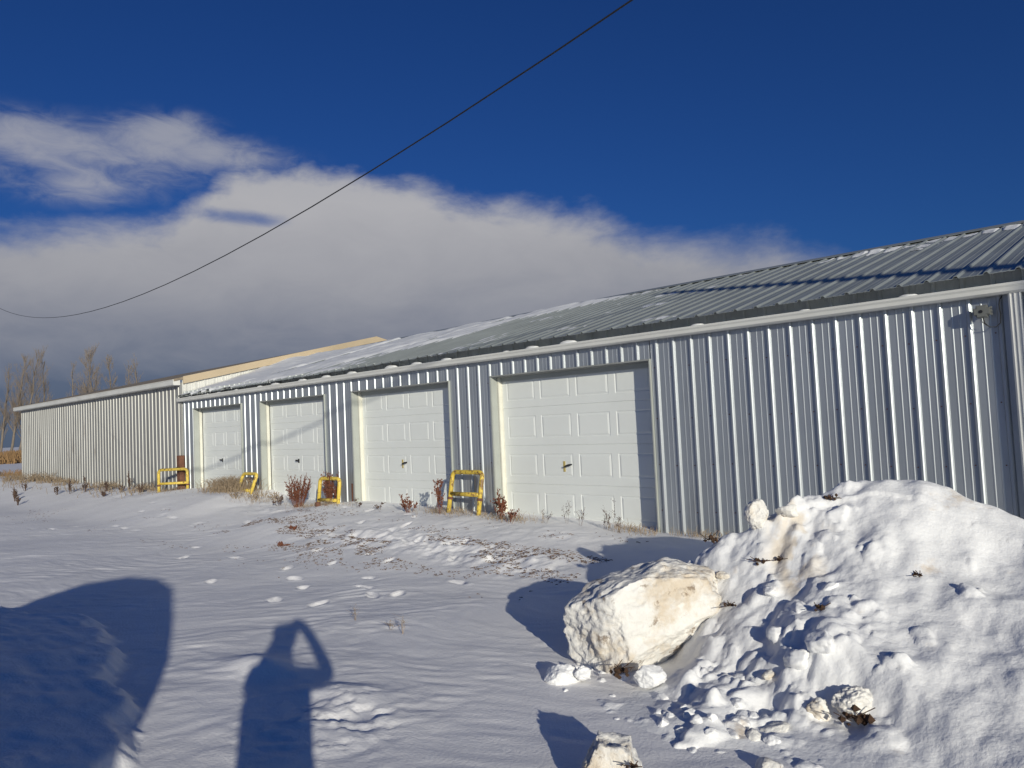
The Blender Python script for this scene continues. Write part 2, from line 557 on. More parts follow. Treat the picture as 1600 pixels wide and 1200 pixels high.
PROF = [(0.0, 0.0), (0.010, -0.022), (0.029, -0.024), (0.040, -0.0165), (0.049, 0.0),
        (0.104, 0.0), (0.110, -0.003), (0.117, -0.003), (0.123, 0.0), (0.165, 0.0), (0.171, -0.003), (0.178, -0.003), (0.184, 0.0)]
cache = {}


def profile(x0, x1, phase, prof=PROF, pitch=RIB):
    """points (x, out) between x0 and x1; ribs start at phase + k*pitch"""
    pts = []
    k0 = int(math.floor((x0 - phase) / pitch)) - 1
    k1 = int(math.ceil((x1 - phase) / pitch)) + 1
    allp = [(phase + k * pitch + a, b) for k in range(k0, k1 + 1) for a, b in prof]
    xsq = [p[0] for p in allp]
    ysq = [p[1] for p in allp]
    pts.append((x0, float(np.interp(x0, xsq, ysq))))
    pts += [p for p in allp if x0 + 1e-4 < p[0] < x1 - 1e-4]
    pts.append((x1, float(np.interp(x1, xsq, ysq))))
    return pts


def clad(x0, x1, z0, z1, phase, material, parent, ploc, name='cladding_panel', yoff=0.0, wd=4 * RIB):
    """ribbed sheet on a wall facing -Y, one object per sheet"""
    k = math.floor((x0 - phase + 1e-4) / wd)
    a = x0
    while a < x1 - 1e-4:
        b = min(phase + (k + 1) * wd - 0.02, x1)
        if b <= a + 0.01:
            k += 1
            continue
        key = (round(a - phase - k * wd, 3), round(b - a, 3), round(z1 - z0, 3), material.name)
        me = cache.get(key)
        if me is None:
            pts = profile(0, b - a, phase - a)
            h = z1 - z0
            m = MB()
            n = len(pts)
            m.add([(x, y, 0) for x, y in pts] + [(x, y, h) for x, y in pts], [(i, i + 1, n + i + 1, n + i) for i in range(n - 1)])
            me = m.mesh('cladding', material)
            cache[key] = me
        o = link(name, me, parent)
        j = ((int(round(a * 37)) * 7919) % 7 - 3) * 0.0004
        o.location = Vector((a, yoff + j, z0)) - Vector(ploc)
        a = b
        k += 1


PH_A = -4.665


def sag(x):
    """the old garage has settled towards its far end"""
    return -0.0105 * np.clip(-8.0 - np.asarray(x, float), 0, None)


PH_B = -4.915 - 0.016
# full height sheets between the openings, short ones over the doors
clad(DOORS[3][1] + 0.012, X_R, Z_BOT, 2.50, PH_A, M['steel'], bld, BO)
clad(DOORS[2][1], DOORS[3][0], Z_BOT, 2.50, PH_B, M['steel'], bld, BO)
clad(DOORS[1][1], DOORS[2][0], Z_BOT, 2.50, PH_B, M['steel'], bld, BO)
clad(DOORS[0][1], DOORS[1][0], Z_BOT, 2.50, PH_B, M['steel'], bld, BO)
clad(X_L, DOORS[0][0], Z_BOT, 2.50, PH_B, M['steel'], bld, BO)
for i, (a, b) in enumerate(DOORS):
    clad(a, b, OPEN_Z, 2.50, PH_B, M['steel'], bld, BO)

# frame behind the cladding, with the reveals of the four openings
f = MB()
edges = [X_L] + [v for d in DOORS for v in d] + [X_R]
for i in range(0, len(edges), 2):
    f.box((edges[i] + 0.004, 0.006, Z_BOT), (edges[i + 1] - 0.004, 0.3, 2.44))
for a, b in DOORS:
    f.box((a - 0.003, 0.006, OPEN_Z + 0.006), (b + 0.003, 0.3, 2.439))
f.box((X_R - 0.25, 0.305, Z_BOT), (X_R, 8.1, 2.59))
f.box((X_L, 7.8, Z_BOT), (X_R - 0.26, 8.1, 2.59))
at(f.build('wall_frame', M['soffit'], bld))

# gable infill at the right end
g = MB()
g.add([(X_R - 0.02, 0.0, 2.60), (X_R - 0.02, 8.1, 2.60), (X_R - 0.02, RIDGE_Y, RIDGE_Z - 0.06)], [(0, 1, 2)])
g.add([(X_R - 0.1, 0.0, 2.60), (X_R - 0.1, 8.1, 2.60), (X_R - 0.1, RIDGE_Y, RIDGE_Z - 0.06)], [(0, 2, 1)])
at(g.build('gable_end', M['steel'], bld))


# doors
def door_section(w, h, cols, mt):
    m = MB()
    t = 0.04
    # embossed panels: groove ring around a raised field
    mx, my, gp = 0.085, 0.11, 0.10
    pw = (w - 2 * mx - (cols - 1) * gp) / cols
    xcuts = []
    for c in range(cols):
        xa = mx + c * (pw + gp)
        xcuts.append((xa, xa + pw))
    za, zb = my, h - my
    gv = 0.006
    # flat parts
    def q(x0, x1, z0, z1, y=0.0):
        m.add([(x0, y, z0), (x1, y, z0), (x1, y, z1), (x0, y, z1)], [(0, 1, 2, 3)])
    q(0, w, 0.012, za)
    q(0, w, zb, h - 0.003)
    prev = 0
    for xa, xb in xcuts:
        q(prev, xa, za, zb)
        prev = xb
        r0 = [(xa, 0, za), (xb, 0, za), (xb, 0, zb), (xa, 0, zb)]
        d1, d2 = 0.013, 0.040
        r1 = [(xa + d1, gv, za + d1), (xb - d1, gv, za + d1), (xb - d1, gv, zb - d1), (xa + d1, gv, zb - d1)]
        r2 = [(xa + d2, -0.001, za + d2), (xb - d2, -0.001, za + d2), (xb - d2, -0.001, zb - d2), (xa + d2, -0.001, zb - d2)]
        fs = []
        for i in range(4):
            j = (i + 1) % 4
            fs += [(i, j, 4 + j, 4 + i), (4 + i, 4 + j, 8 + j, 8 + i)]
        fs.append((8, 9, 10, 11))
        m.add(r0 + r1 + r2, fs)
    q(prev, w, za, zb)
    # rounded lip at the joint, edges and back
    m.add([(0, 0, 0.012), (w, 0, 0.012), (w, 0.008, 0.0), (0, 0.008, 0.0)], [(0, 3, 2, 1)])
    m.add([(0, 0, h - 0.003), (w, 0, h - 0.003), (w, 0.004, h), (0, 0.004, h), (0, t, h), (w, t, h), (0, t, 0), (w, t, 0), (0, 0.008, 0), (w, 0.008, 0)],
          [(0, 1, 2, 3), (3, 2, 5, 4), (4, 5, 7, 6), (6, 7, 9, 8)])
    m.add([(0, 0, 0.012), (0, 0, h), (0, t, h), (0, t, 0)], [(0, 1, 2, 3)])
    m.add([(w, 0, 0.012), (w, 0, h), (w, t, h), (w, t, 0)], [(3, 2, 1, 0)])
    return m.mesh('door_section', mt)


SEC_H = 0.533
JOINTS = [1.75, 1.75, 1.745, 1.75]      # height of the uppermost visible joint
handles = [(-16.17, 1.02), (-12.94, 1.01), (-9.66, 0.955), (-6.22, 0.935)]
for i, (a, b) in enumerate(DOORS):
    ja = 0.035
    wdt = (b - a) - 2 * ja
    root = bpy.data.objects.new('garage_door', None)
    root.empty_display_size = 0.1
    COL.objects.link(root)
    root.parent = bld
    root.location = Vector((a + ja, REC, 0.12)) - BO
    me = door_section(wdt, SEC_H, 4, M['door'])
    for k in range(4):
        s = link('door_section', me, root)
        s.location = (0, 0.0015 * (k % 2), JOINTS[i] + SEC_H * (1 - k) - SEC_H - 0.12)
    # weather strip at the left edge, lock and pull handle
    ws = MB()
    ws.box((-0.012, -0.012, 0.0), (0.006, -0.002, 2.08))
    if i < 2:
        ws.box((-0.032, -0.010, 0.0), (0.004, -0.001, 2.02))
    ws.build('weather_seal', M['seal'] if i < 2 else M['jamb'], root)
    hx, hz = handles[i][0] - (a + ja), handles[i][1] - 0.12
    if i == 3 or i == 2:
        lp = MB()
        lp.box((hx - 0.06, -0.006, hz - 0.07), (hx - 0.025, 0.002, hz + 0.07))
        lp.build('lock_plate', M['brass'], root)
        hb = MB()
        hb.tube([(hx + 0.0, -0.05, hz + 0.005), (hx + 0.06, -0.055, hz + 0.02), (hx + 0.12, -0.05, hz + 0.03)], [0.010, 0.014, 0.010], 8)
        hb.tube([(hx + 0.06, 0.004, hz + 0.018), (hx + 0.06, -0.055, hz + 0.02)], 0.009, 6)
        hb.build('pull_handle', M['black'], root, fix=True)
    else:
        hb = MB()
        hb.box((hx - 0.02, -0.005, hz - 0.05), (hx + 0.02, 0.002, hz + 0.03))
        hb.tube([(hx - 0.035, -0.045, hz), (hx + 0.04, -0.045, hz)], 0.016, 8)
        hb.tube([(hx, 0.004, hz), (hx, -0.045, hz)], 0.010, 6)
        hb.build('pull_handle', M['black'], root, fix=True)
    # reveals: bent metal trim outside, cream stop board inside
    t = MB()
    t.box((a - 0.022, -0.030, Z_BOT), (a + 0.003, 0.012, OPEN_Z + 0.015))
    t.box((a + 0.003, -0.020, Z_BOT), (a + 0.008, 0.095, OPEN_Z - 0.002))
    at(t.build('door_trim', M['trim'], bld))
    t = MB()
    t.box((b - 0.003, -0.030, Z_BOT), (b + 0.011, 0.012, OPEN_Z + 0.015))
    t.box((b - 0.008, -0.020, Z_BOT), (b - 0.003, 0.095, OPEN_Z - 0.002))
    at(t.build('door_trim', M['trim'], bld))
    t = MB()
    t.box((a + 0.010, 0.097, Z_BOT), (a + 0.033, REC + 0.06, OPEN_Z - 0.012))
    at(t.build('jamb_board', M['jamb'], bld))
    t = MB()
    t.box((b - 0.033, 0.097, Z_BOT), (b - 0.010, REC + 0.06, OPEN_Z - 0.012))
    at(t.build('jamb_board', M['jamb'], bld))
    t = MB()
    t.box((a - 0.02, -0.034, OPEN_Z - 0.004), (b + 0.009, 0.004, OPEN_Z + 0.014))
    t.box((a + 0.012, 0.006, OPEN_Z - 0.010), (b - 0.012, REC + 0.07, OPEN_Z + 0.004))
    at(t.build('header_trim', M['soffit'], bld))
    t = MB()
    t.box((a + 0.036, REC - 0.025, OPEN_Z - 0.07), (b - 0.036, REC - 0.004, OPEN_Z - 0.011))
    at(t.build('top_seal', M['trim'], bld))

# roof sheets, both slopes
RPROF = [(0.0, 0.0), (0.014, 0.020), (0.034, 0.020), (0.048, 0.0), (0.11, 0.0), (0.115, 0.003), (0.125, 0.003), (0.13, 0.0), (0.17, 0.0), (0.175, 0.003), (0.185, 0.003), (0.19, 0.0)]
SLEN = math.hypot(RIDGE_Y - ROOF_Y0, RIDGE_Z - ROOF_Z0)
ang = math.atan2(RIDGE_Z - ROOF_Z0, RIDGE_Y - ROOF_Y0)
PH_R = -2.43 + 0.0
xr = PH_R - 0.02 - 17 * 4 * RIB
rcache = {}
while xr < X_R + 0.1:
    a, b = max(xr, X_L + 0.005), min(xr + 4 * RIB, X_R + 0.12)
    if b - a > 0.02:
        key = (round(a - xr, 3), round(b - a, 3))
        if key not in rcache:
            pts = profile(a - xr, b - xr, 0.02, RPROF)
            m = MB()
            n = len(pts)
            x_o = a - xr
            vs = [(x - x_o, 0, z) for x, z in pts] + [(x - x_o, SLEN, z) for x, z in pts] + [(x - x_o, 0, z - 0.006) for x, z in pts] + [(x - x_o, SLEN, z - 0.006) for x, z in pts]
            fs = []
            for i in range(n - 1):
                fs += [(i, i + 1, n + i + 1, n + i), (2 * n + i + 1, 2 * n + i, 3 * n + i, 3 * n + i + 1), (2 * n + i, 2 * n + i + 1, i + 1, i)]
            m.add(vs, fs)
            rcache[key] = m.mesh('roof_sheet', M['roof'])
        for side in (0, 1):
            o = link('roof_sheet', rcache[key], bld)
            if side == 0:
                o.location = Vector((a, ROOF_Y0, ROOF_Z0 + float(sag((a + b) / 2)))) - BO
                o.rotation_euler = (ang, 0, 0)
            else:
                o.location = Vector((b, 2 * RIDGE_Y - ROOF_Y0, ROOF_Z0 + float(sag((a + b) / 2)))) - BO
                o.rotation_euler = (ang, 0, math.pi)
    xr += 4 * RIB
rc = MB()
h_ = 0.024
c_ = 0.16
y_, z_ = RIDGE_Y, RIDGE_Z + 0.022
dz = c_ * ROOF_S
rc.extrude_x([(y_ - c_, z_ - dz), (y_ - c_, z_ - dz + 0.006), (y_ - 0.02, z_ + 0.012), (y_ + 0.02, z_ + 0.012), (y_ + c_, z_ - dz + 0.006), (y_ + c_, z_ - dz)], X_L + 0.01, -8.0)
rc.extrude_x([(p[1], p[2]) for p in rc.v[6:12]], -8.0, X_R + 0.13)
rc.v = [(x, y, z + float(sag(x))) for x, y, z in rc.v]
at(rc.build('ridge_cap', M['roof'], bld, fix=True))

# ribbed eave closure behind the gutter (shows between gutter and roof edge) and gutter
clad(X_L, X_R, 2.50, 2.66, PH_B, M['closure'], bld, BO, name='eave_closure', yoff=0.012)
GB, GT, GYF = 2.447, 2.535, -0.135
gp = [(-0.026, GB), (GYF + 0.035, GB), (GYF + 0.012, GB + 0.018), (GYF + 0.010, GB + 0.050), (GYF, GB + 0.068), (GYF, GT), (GYF + 0.010, GT),
      (GYF + 0.012, GT - 0.012), (GYF + 0.008, GB + 0.070), (GYF + 0.020, GB + 0.050), (GYF + 0.022, GB + 0.022), (GYF + 0.040, GB + 0.006), (-0.030, GB + 0.006), (-0.030, GT), (-0.026, GT)]
gt = MB()
gt.extrude_x(gp, X_L - 0.05, -8.0)
gt.extrude_x(gp, -8.0, X_R + 0.1)
gt.v = [(x, y, z + float(sag(x)) * 0.35) for x, y, z in gt.v]
at(gt.build('gutter', M['gutter'], bld, fix=True))
# downspout near the right end: folded strip with two flutes
dp = MB()
prof = [(-1.132, -0.026), (-1.132, -0.092), (-1.118, -0.098), (-1.108, -0.090), (-1.098, -0.090), (-1.088, -0.098), (-1.074, -0.090), (-1.064, -0.090), (-1.050, -0.098), (-1.040, -0.092), (-1.040, -0.026)]
n = len(prof)
dp.add([(x, y, Z_BOT + 0.35) for x, y in prof] + [(x, y, GB + 0.004) for x, y in prof], [((i + 1) % n, i, n + i, n + (i + 1) % n) for i in range(n)] + [tuple(range(n)), tuple(range(n, 2 * n))[::-1]])
at(dp.build('downspout', M['gutter'], bld, fix=True))
# screws of the cladding
sc = MB()
for k in range(-56, 28):
    x = PH_A + k * RIB - 0.018 if k >= 0 else PH_B + (k + 1) * RIB - 0.018
    for z in (0.45, 0.98, 1.52, 2.12):
        if any(a - 0.03 < x < b + 0.03 and z < OPEN_Z for a, b in DOORS) or x < X_L + 0.05 or x > X_R - 0.1:
            continue
        zz = z + 0.012 * math.sin(k * 5.1)
        sc.add([(x + 0.0065 * math.cos(t * math.pi / 3), -0.001 - d * 0.006, zz + 0.0065 * math.sin(t * math.pi / 3)) for d in (0, 1) for t in range(6)],
               [(t, (t + 1) % 6, 6 + (t + 1) % 6, 6 + t) for t in range(6)] + [(6, 7, 8, 9, 10, 11)])
o = at(sc.build('screw_heads', M['rust'], bld, fix=True))
o['kind'] = 'stuff'
# rust-stained foot of the wall beside the third door
rs = MB()
rs.box((-10.93, -0.012, 0.1), (-10.845, -0.006, 0.62))
at(rs.build('rusty_patch_plate', M['rust'], bld))

# ------------------------------------------------------------------ older building on the left
X2 = -31.75
B2 = empty('older_shed', (-24.8, 0, 0.3), 0, 'taller weathered ribbed shed at the far left end with a tan gable edge', 'shed')
O2 = Vector((-24.8, 0, 0.3))
Z2 = 2.86
clad(X2, X_L - 0.03, Z_BOT, Z2, X2 + 0.05, M['old_steel'], B2, O2, yoff=-0.03)
RY2, RZ2 = 5.73, 4.20
EY2, EZ2 = -0.21, 2.955
fr = MB()
fr.box((X2 + 0.01, -0.02, Z_BOT), (X_L - 0.05, 0.3, Z2 - 0.002))
fr.box((X2, 0.31, Z_BOT), (X2 + 0.2, 11.3, Z2 - 0.003))
at(fr.build('wall_frame', M['old_steel'], B2), O2)
ec = MB()
ec.box((X_L - 0.045, -0.055, Z_BOT), (X_L - 0.005, 0.004, Z2 + 0.02))
at(ec.build('corner_trim', M['old_steel'], B2), O2)
# gable wall facing the yard: ribbed sheets above the lower roof
gw = MB()
pts = profile(0.0, RY2, 0.06)
n = len(pts)
sl2 = (RZ2 - Z2) / RY2


def rk(y):
    return 2.86 + (RZ2 - 0.12 - 2.86) * min(y, 2 * RY2 - y) / RY2


pts2 = profile(0.0, 2 * RY2, 0.06)
n = len(pts2)
gw.add([(X_L - 0.004 - o_, y, 2.3) for y, o_ in pts2] + [(X_L - 0.004 - o_, y, rk(y) + 0.10) for y, o_ in pts2], [(i, i + 1, n + i + 1, n + i) for i in range(n - 1)])
at(gw.build('gable_cladding', M['gutter'], B2), O2)
# roof slabs
for sgn in (0, 1):
    rb = MB()
    a_ = [(X2 - 0.3, EY2, EZ2 + 0.01), (X_L + 0.04, EY2, EZ2 + 0.01), (X_L + 0.04, RY2, RZ2 + 0.06), (X2 - 0.3, RY2, RZ2 + 0.06)]
    if sgn:
        a_ = [(x, 2 * RY2 - y, z) for x, y, z in a_][::-1]
    b_ = [(x, y, z - 0.06) for x, y, z in a_]
    rb.add(a_ + b_, [(0, 1, 2, 3), (7, 6, 5, 4)] + [(i, 4 + i, 4 + (i + 1) % 4, (i + 1) % 4) for i in range(4)])
    at(rb.build('roof', M['shingle'], B2), O2)
# tan rake boards
for sgn in (0, 1):
    tb = MB()
    ya, za, yb, zb = 0.0, 2.85, RY2, RZ2 - 0.075
    if sgn:
        ya, yb = 2 * RY2, RY2 + 0.001
    vs = []
    for x in (X_L + 0.042, X_L + 0.068):
        vs += [(x, ya, za), (x, yb, zb), (x, yb, zb + 0.175), (x, ya, za + 0.175)]
    tb.add(vs, [(0, 1, 2, 3), (7, 6, 5, 4)] + [(i, 4 + i, 4 + (i + 1) % 4, (i + 1) % 4) for i in range(4)])
    at(tb.build('rake_board', M['tan'], B2, fix=True), O2)
# eave gutter
gg = MB()
gg.extrude_x([(-0.06, 2.815), (-0.205, 2.815), (-0.225, 2.83), (-0.225, 2.925), (-0.235, 2.935), (-0.235, 2.95), (-0.06, 2.95)], X2 - 0.25, X_L + 0.03)
at(gg.build('eave_fascia', M['gutter'], B2, fix=True), O2)

# ------------------------------------------------------------------ snow on the roofs
def roof_patch(name, x0, x1, v0, v1, step, thick, label, cat, group=None, prism=True):
    nx, nv = max(2, int((x1 - x0) / step)), max(2, int((v1 - v0) / step))
    X, V = np.meshgrid(np.linspace(x0, x1, nx), np.linspace(v0, v1, nv))
    T = thick(X, V)
    Y = ROOF_Y0 + V * math.cos(ang)
    Zs = ROOF_Z0 + V * math.sin(ang) + sag(X) + 0.003
    tt = np.clip(T, -0.02, None)
    Z = Zs + 0.001 + tt
    P = np.stack([X.ravel(), Y.ravel(), Z.ravel()], 1)
    k = T > 0.0
    keep = (k[:-1, :-1] | k[1:, :-1] | k[:-1, 1:] | k[1:, 1:])
    me = grid_mesh(name, P, nx, nv, M['roofsnow'], keep)
    o = link(name, me)
    return tag(o, label, cat, group)


def thick_main(X, V):
    yy = V
    nb = 0.5 * fbm(X * 0.45, V * 0.9, 61, 4)
    # thick drift against the older shed's gable, thinning to the right along the ridge
    drift = (0.02 + 0.10 * np.exp(-((V - 2.9) / 0.9) ** 2)) * np.exp(-((X - X_L) / 0.9) ** 2) * sstep(0.0, 0.5, V)
    cover = (-11.2 + 0.9 * (V - 1.0) + 1.2 * nb - X) * 0.06       # lower part reaches to x about -12
    streak = np.exp(-((X + 15.6 - 0.35 * V) / 0.16) ** 2) * 0.11
    upper = 0.05 * sstep(2.9, 3.9, V + 0.5 * nb) * (1 - sstep(-8.6, -5.4, X + 1.0 * nb)) + 0.035 * (nb - 0.05) * sstep(2.2, 3.4, V) * (1 - sstep(-8, -5, X))
    t = np.maximum(np.clip(cover, -0.05, 0.042), upper - 0.02)
    t = t - streak - 0.05 * np.exp(-((X + 12.5 - 0.5 * V) / 0.2) ** 2) + drift
    t = t - 0.10 * np.exp(-(V / 0.10) ** 2) * (fbm(X * 2.5, V * 0, 62, 3) > -0.1)
    return t + 0.022 * fbm(X * 1.1, V * 2.6, 63, 4, 0.6)


roof_patch('roof_snow', X_L + 0.03, -4.4, 0.0, SLEN - 0.16, 0.05, thick_main, 'thin white snow sheet covering the far left half of the garage roof', 'snow')


def thick_ridge(X, V):
    ph = (X - PH_R) % RIB
    onrib = (ph < 0.052)
    t = 0.034 - 0.16 * np.abs(V - (SLEN - 0.42 + 0.05 * np.sin(X * 2.1))) / (0.62 + 0.25 * vnoise(X * 4, X * 0, 64))
    t = t * sstep(-2.5, -1.9, X + 0.3 * vnoise(X * 3, V, 65)) + 0.006 * fbm(X * 8, V * 8, 66, 3)
    return np.where(onrib, t - 0.02, t)


roof_patch('roof_snow', -2.6, X_R - 0.1, SLEN - 1.2, SLEN - 0.12, 0.022, thick_ridge, 'small ragged strip of snow under the ridge at the right end of the garage roof', 'snow')


def thick_bit(X, V):
    ph = (X - PH_R) % RIB
    t = 0.03 - 0.10 * np.abs(V - (SLEN - 0.45)) - 0.05 * np.abs(X + 3.35) + 0.02 * fbm(X * 5, V * 5, 68, 3)
    return np.where(ph < 0.052, t - 0.02, t)


roof_patch('roof_snow', -4.0, -2.7, SLEN - 1.0, SLEN - 0.15, 0.022, thick_bit, 'little leftover patch of snow near the ridge in the middle of the roof', 'snow')

# small mounds of snow sitting in the gutter
lump_me = None
for i, (x, s) in enumerate([(-17.2, 1.2), (-15.7, 1.0), (-14.9, .9), (-13.9, 1.0), (-13.3, 1.5), (-12.3, 1.3), (-11.5, 1.3), (-10.7, 1.3), (-9.6, 1.5), (-8.95, 1.2), (-8.25, 1.1), (-7.0, .6), (-6.52, 1.1), (-5.9, 1.3), (-4.05, .8), (-2.85, .6), (-1.9, .8), (-16.3, 1.0)]):
    if lump_me is None:
        bm = bmesh.new()
        bmesh.ops.create_icosphere(bm, subdivisions=3, radius=1.0)
        for v in bm.verts:
            nn = float(vnoise(v.co.x * 2, v.co.y * 2, 71, v.co.z * 2))
            v.co *= 1 + 0.15 * nn
            v.co = Vector((v.co.x * 0.11, v.co.y * 0.042, v.co.z * 0.035))
        lump_me = bpy.data.meshes.new('snow_lump')
        bm.to_mesh(lump_me)
        bm.free()
        lump_me.materials.append(M['roofsnow'])
        lump_me.polygons.foreach_set('use_smooth', [True] * len(lump_me.polygons))
    o = link('snow_lump', lump_me)
    o.location = (x, -0.083, 2.532 + 0.35 * float(sag(x)))
    o.scale = (s, 1.0, s)
    tag(o, 'small mound of white snow sitting in the garage gutter', 'snow', 'snow mounds along the gutter')

# ------------------------------------------------------------------ box on the wall by the downspout
bx = empty('security_camera', (-1.325, -0.02, 2.318), 0, 'small grey wall box with a round dark eye below the gutter', 'camera')
bm = bmesh.new()
bmesh.ops.create_cube(bm, size=1.0)
for v in bm.verts:
    v.co = Vector((v.co.x * 0.125, v.co.y * 0.055, v.co.z * 0.105))
bmesh.ops.bevel(bm, geom=[e for e in bm.edges if abs((e.verts[0].co - e.verts[1].co).y) > 0.01], offset=0.022, segments=4, affect='EDGES')
bmesh.ops.bevel(bm, geom=[e for e in bm.edges if all(v.co.y < -0.02 for v in e.verts)], offset=0.006, segments=2, affect='EDGES')
me = bpy.data.meshes.new('housing')
bm.to_mesh(me)
bm.free()
me.materials.append(M['box'])
o = link('housing', me, bx)
o.location = (0, -0.085, 0)
t = MB()
t.tube([(-0.004, -0.112, -0.002), (-0.004, -0.117, -0.002)], 0.014, 16)
t.build('lens', M['black'], bx, fix=True)
t = MB()
t.box((-0.03, -0.06, -0.03), (0.03, 0.018, 0.03))
t.build('bracket', M['box'], bx)
t = MB()
for z in (0.028, 0.0, -0.028):
    t.box((0.060, -0.095, z - 0.010), (0.074, -0.07, z + 0.010))
t.build('hinge', M['box'], bx)
t = MB()
t.tube([(0.0, -0.075, -0.05), (0.012, -0.07, -0.10), (0.04, -0.05, -0.135), (0.085, -0.035, -0.14), (0.118, -0.03, -0.11), (0.125, -0.03, -0.03), (0.118, -0.03, 0.05), (0.125, -0.03, 0.09), (0.145, -0.03, 0.118)], 0.0045, 6)
t.tube([(-0.012, -0.06, -0.05), (-0.01, -0.045, -0.09), (0.02, -0.03, -0.12)], 0.003, 5)
t.build('cable', M['wire'], bx, smooth=True, fix=True)

# ------------------------------------------------------------------ yellow pipe guards
def arc_pts(c, r, a0, a1, ux, uz, n=5):
    return [Vector(c) + Vector(ux) * (r * math.cos(a0 + (a1 - a0) * k / n)) + Vector(uz) * (r * math.sin(a0 + (a1 - a0) * k / n)) for k in range(n + 1)]


def guard(loc, rz, w, h, lean, cross, rings, mt, label, skew=0.0):
    g_ = empty('pipe_guard', loc, rz, label, 'guard', 'yellow pipe guards beside the doors')
    rr = 0.033
    cr_ = 0.07
    def pt(x, z):
        return Vector((x + skew * z, lean * z, z))
    path = [pt(-w / 2, -0.3), pt(-w / 2, h - cr_)]
    for k in range(1, 5):
        a = math.pi - k * math.pi / 10
        path.append(pt(-w / 2 + cr_ + cr_ * math.cos(a), h - cr_ + cr_ * math.sin(a)))
    path.append(pt(-w / 2 + cr_, h))
    path.append(pt(w / 2 - cr_, h))
    for k in range(1, 5):
        a = math.pi / 2 - k * math.pi / 10
        path.append(pt(w / 2 - cr_ + cr_ * math.cos(a), h - cr_ + cr_ * math.sin(a)))
    path.append(pt(w / 2, h - cr_))
    path.append(pt(w / 2, -0.3))
    MB().tube(path, rr, 12).build('bent_pipe', mt, g_, smooth=True, fix=True)
    if cross is not None:
        MB().tube([pt(-w / 2 + 0.01, cross), pt(w / 2 - 0.01, cross)], rr * 0.92, 12).build('cross_pipe', mt, g_, smooth=True, fix=True)
    if rings is not None:
        for s in (-1, 1):
            MB().tube([pt(s * w / 2, rings - 0.018), pt(s * w / 2, rings + 0.018)], rr * 1.28, 12).build('rusty_collar', M['rust'], g_, fix=True)
    return g_


guard((-7.77, -0.32, 0.25), 0.0, 0.62, 0.62, 0.20, 0.31, 0.245, M['yellow_b'], 'largest yellow pipe guard with rusty collars, between the two nearest doors')
guard((-11.13, -0.36, 0.30), 0.05, 0.56, 0.43, 0.10, 0.06, None, M['yellow'], 'yellow pipe guard half hidden by the tall red brown weeds', skew=0.02)
guard((-14.1, -0.38, 0.42), 0.0, 0.56, 0.35, 0.30, 0.03, None, M['yellow'], 'small yellow pipe guard leaning back over the dry grass clump', skew=0.18)
guard((-17.58, -0.36, 0.28), 0.78, 0.66, 0.55, 0.0, 0.23, 0.19, M['yellow'], 'farthest yellow pipe guard standing in front of the rusty post')

ps = empty('rusty_post', (-17.72, -0.12, 0.28), 0, 'square rust brown post at the corner of the older shed', 'post')
m_ = MB()
m_.box((-0.09, -0.06, -0.4), (0.09, 0.06, 0.86))
o = m_.build('post', M['rust'], ps)
bmo = bmesh.new()
bmo.from_mesh(o.data)
bmesh.ops.bevel(bmo, geom=list(bmo.edges), offset=0.008, segments=1, affect='EDGES')
bmo.to_mesh(o.data)
bmo.free()
m_ = MB()
m_.box((-0.10, -0.07, 0.55), (0.10, -0.058, 0.59))
m_.build('strap', M['black'], ps)
st = empty('wooden_stub', (-11.05, -0.62, 0.2), 0, 'short dark stub sticking out of the snow in front of the weedy guard', 'post')
m_ = MB()
m_.tube([(0, 0, -0.2), (0.01, 0, 0.16)], [0.05, 0.045], 8)
m_.tube([(0.18, 0.05, -0.2), (0.17, 0.05, 0.12)], [0.025, 0.02], 6)
m_.build('stake', M['rust'], st, fix=True)

# ------------------------------------------------------------------ ploughed snow heap
CX = [-3.2, -3.0, -2.8, -2.62, -2.47, -2.34, -2.2, -2.04, -1.89, -1.59, -1.41, -1.23, -1.05, -0.86, -0.4, 0.4, 1.2, 1.6]
CZ = [0.0, 0.14, 0.36, 0.56, 0.65, 0.73, 0.84, 0.93, 1.0, 1.01, 0.99, 0.93, 0.85, 0.76, 0.62, 0.42, 0.15, 0.0]
CY = [-2.9, -2.9, -2.88, -2.85, -2.8, -2.75, -2.7, -2.55, -2.3, -2.05, -2.0, -2.0, -2.0, -2.0, -2.05, -2.1, -2.2, -2.2]
CW = [0.35, 0.4, 0.45, 0.55, 0.65, 0.78, 0.92, 1.1, 1.38, 1.85, 2.1, 2.28, 2.35, 2.35, 2.3, 2.2, 2.0, 2.0]
rng = np.random.default_rng(5)


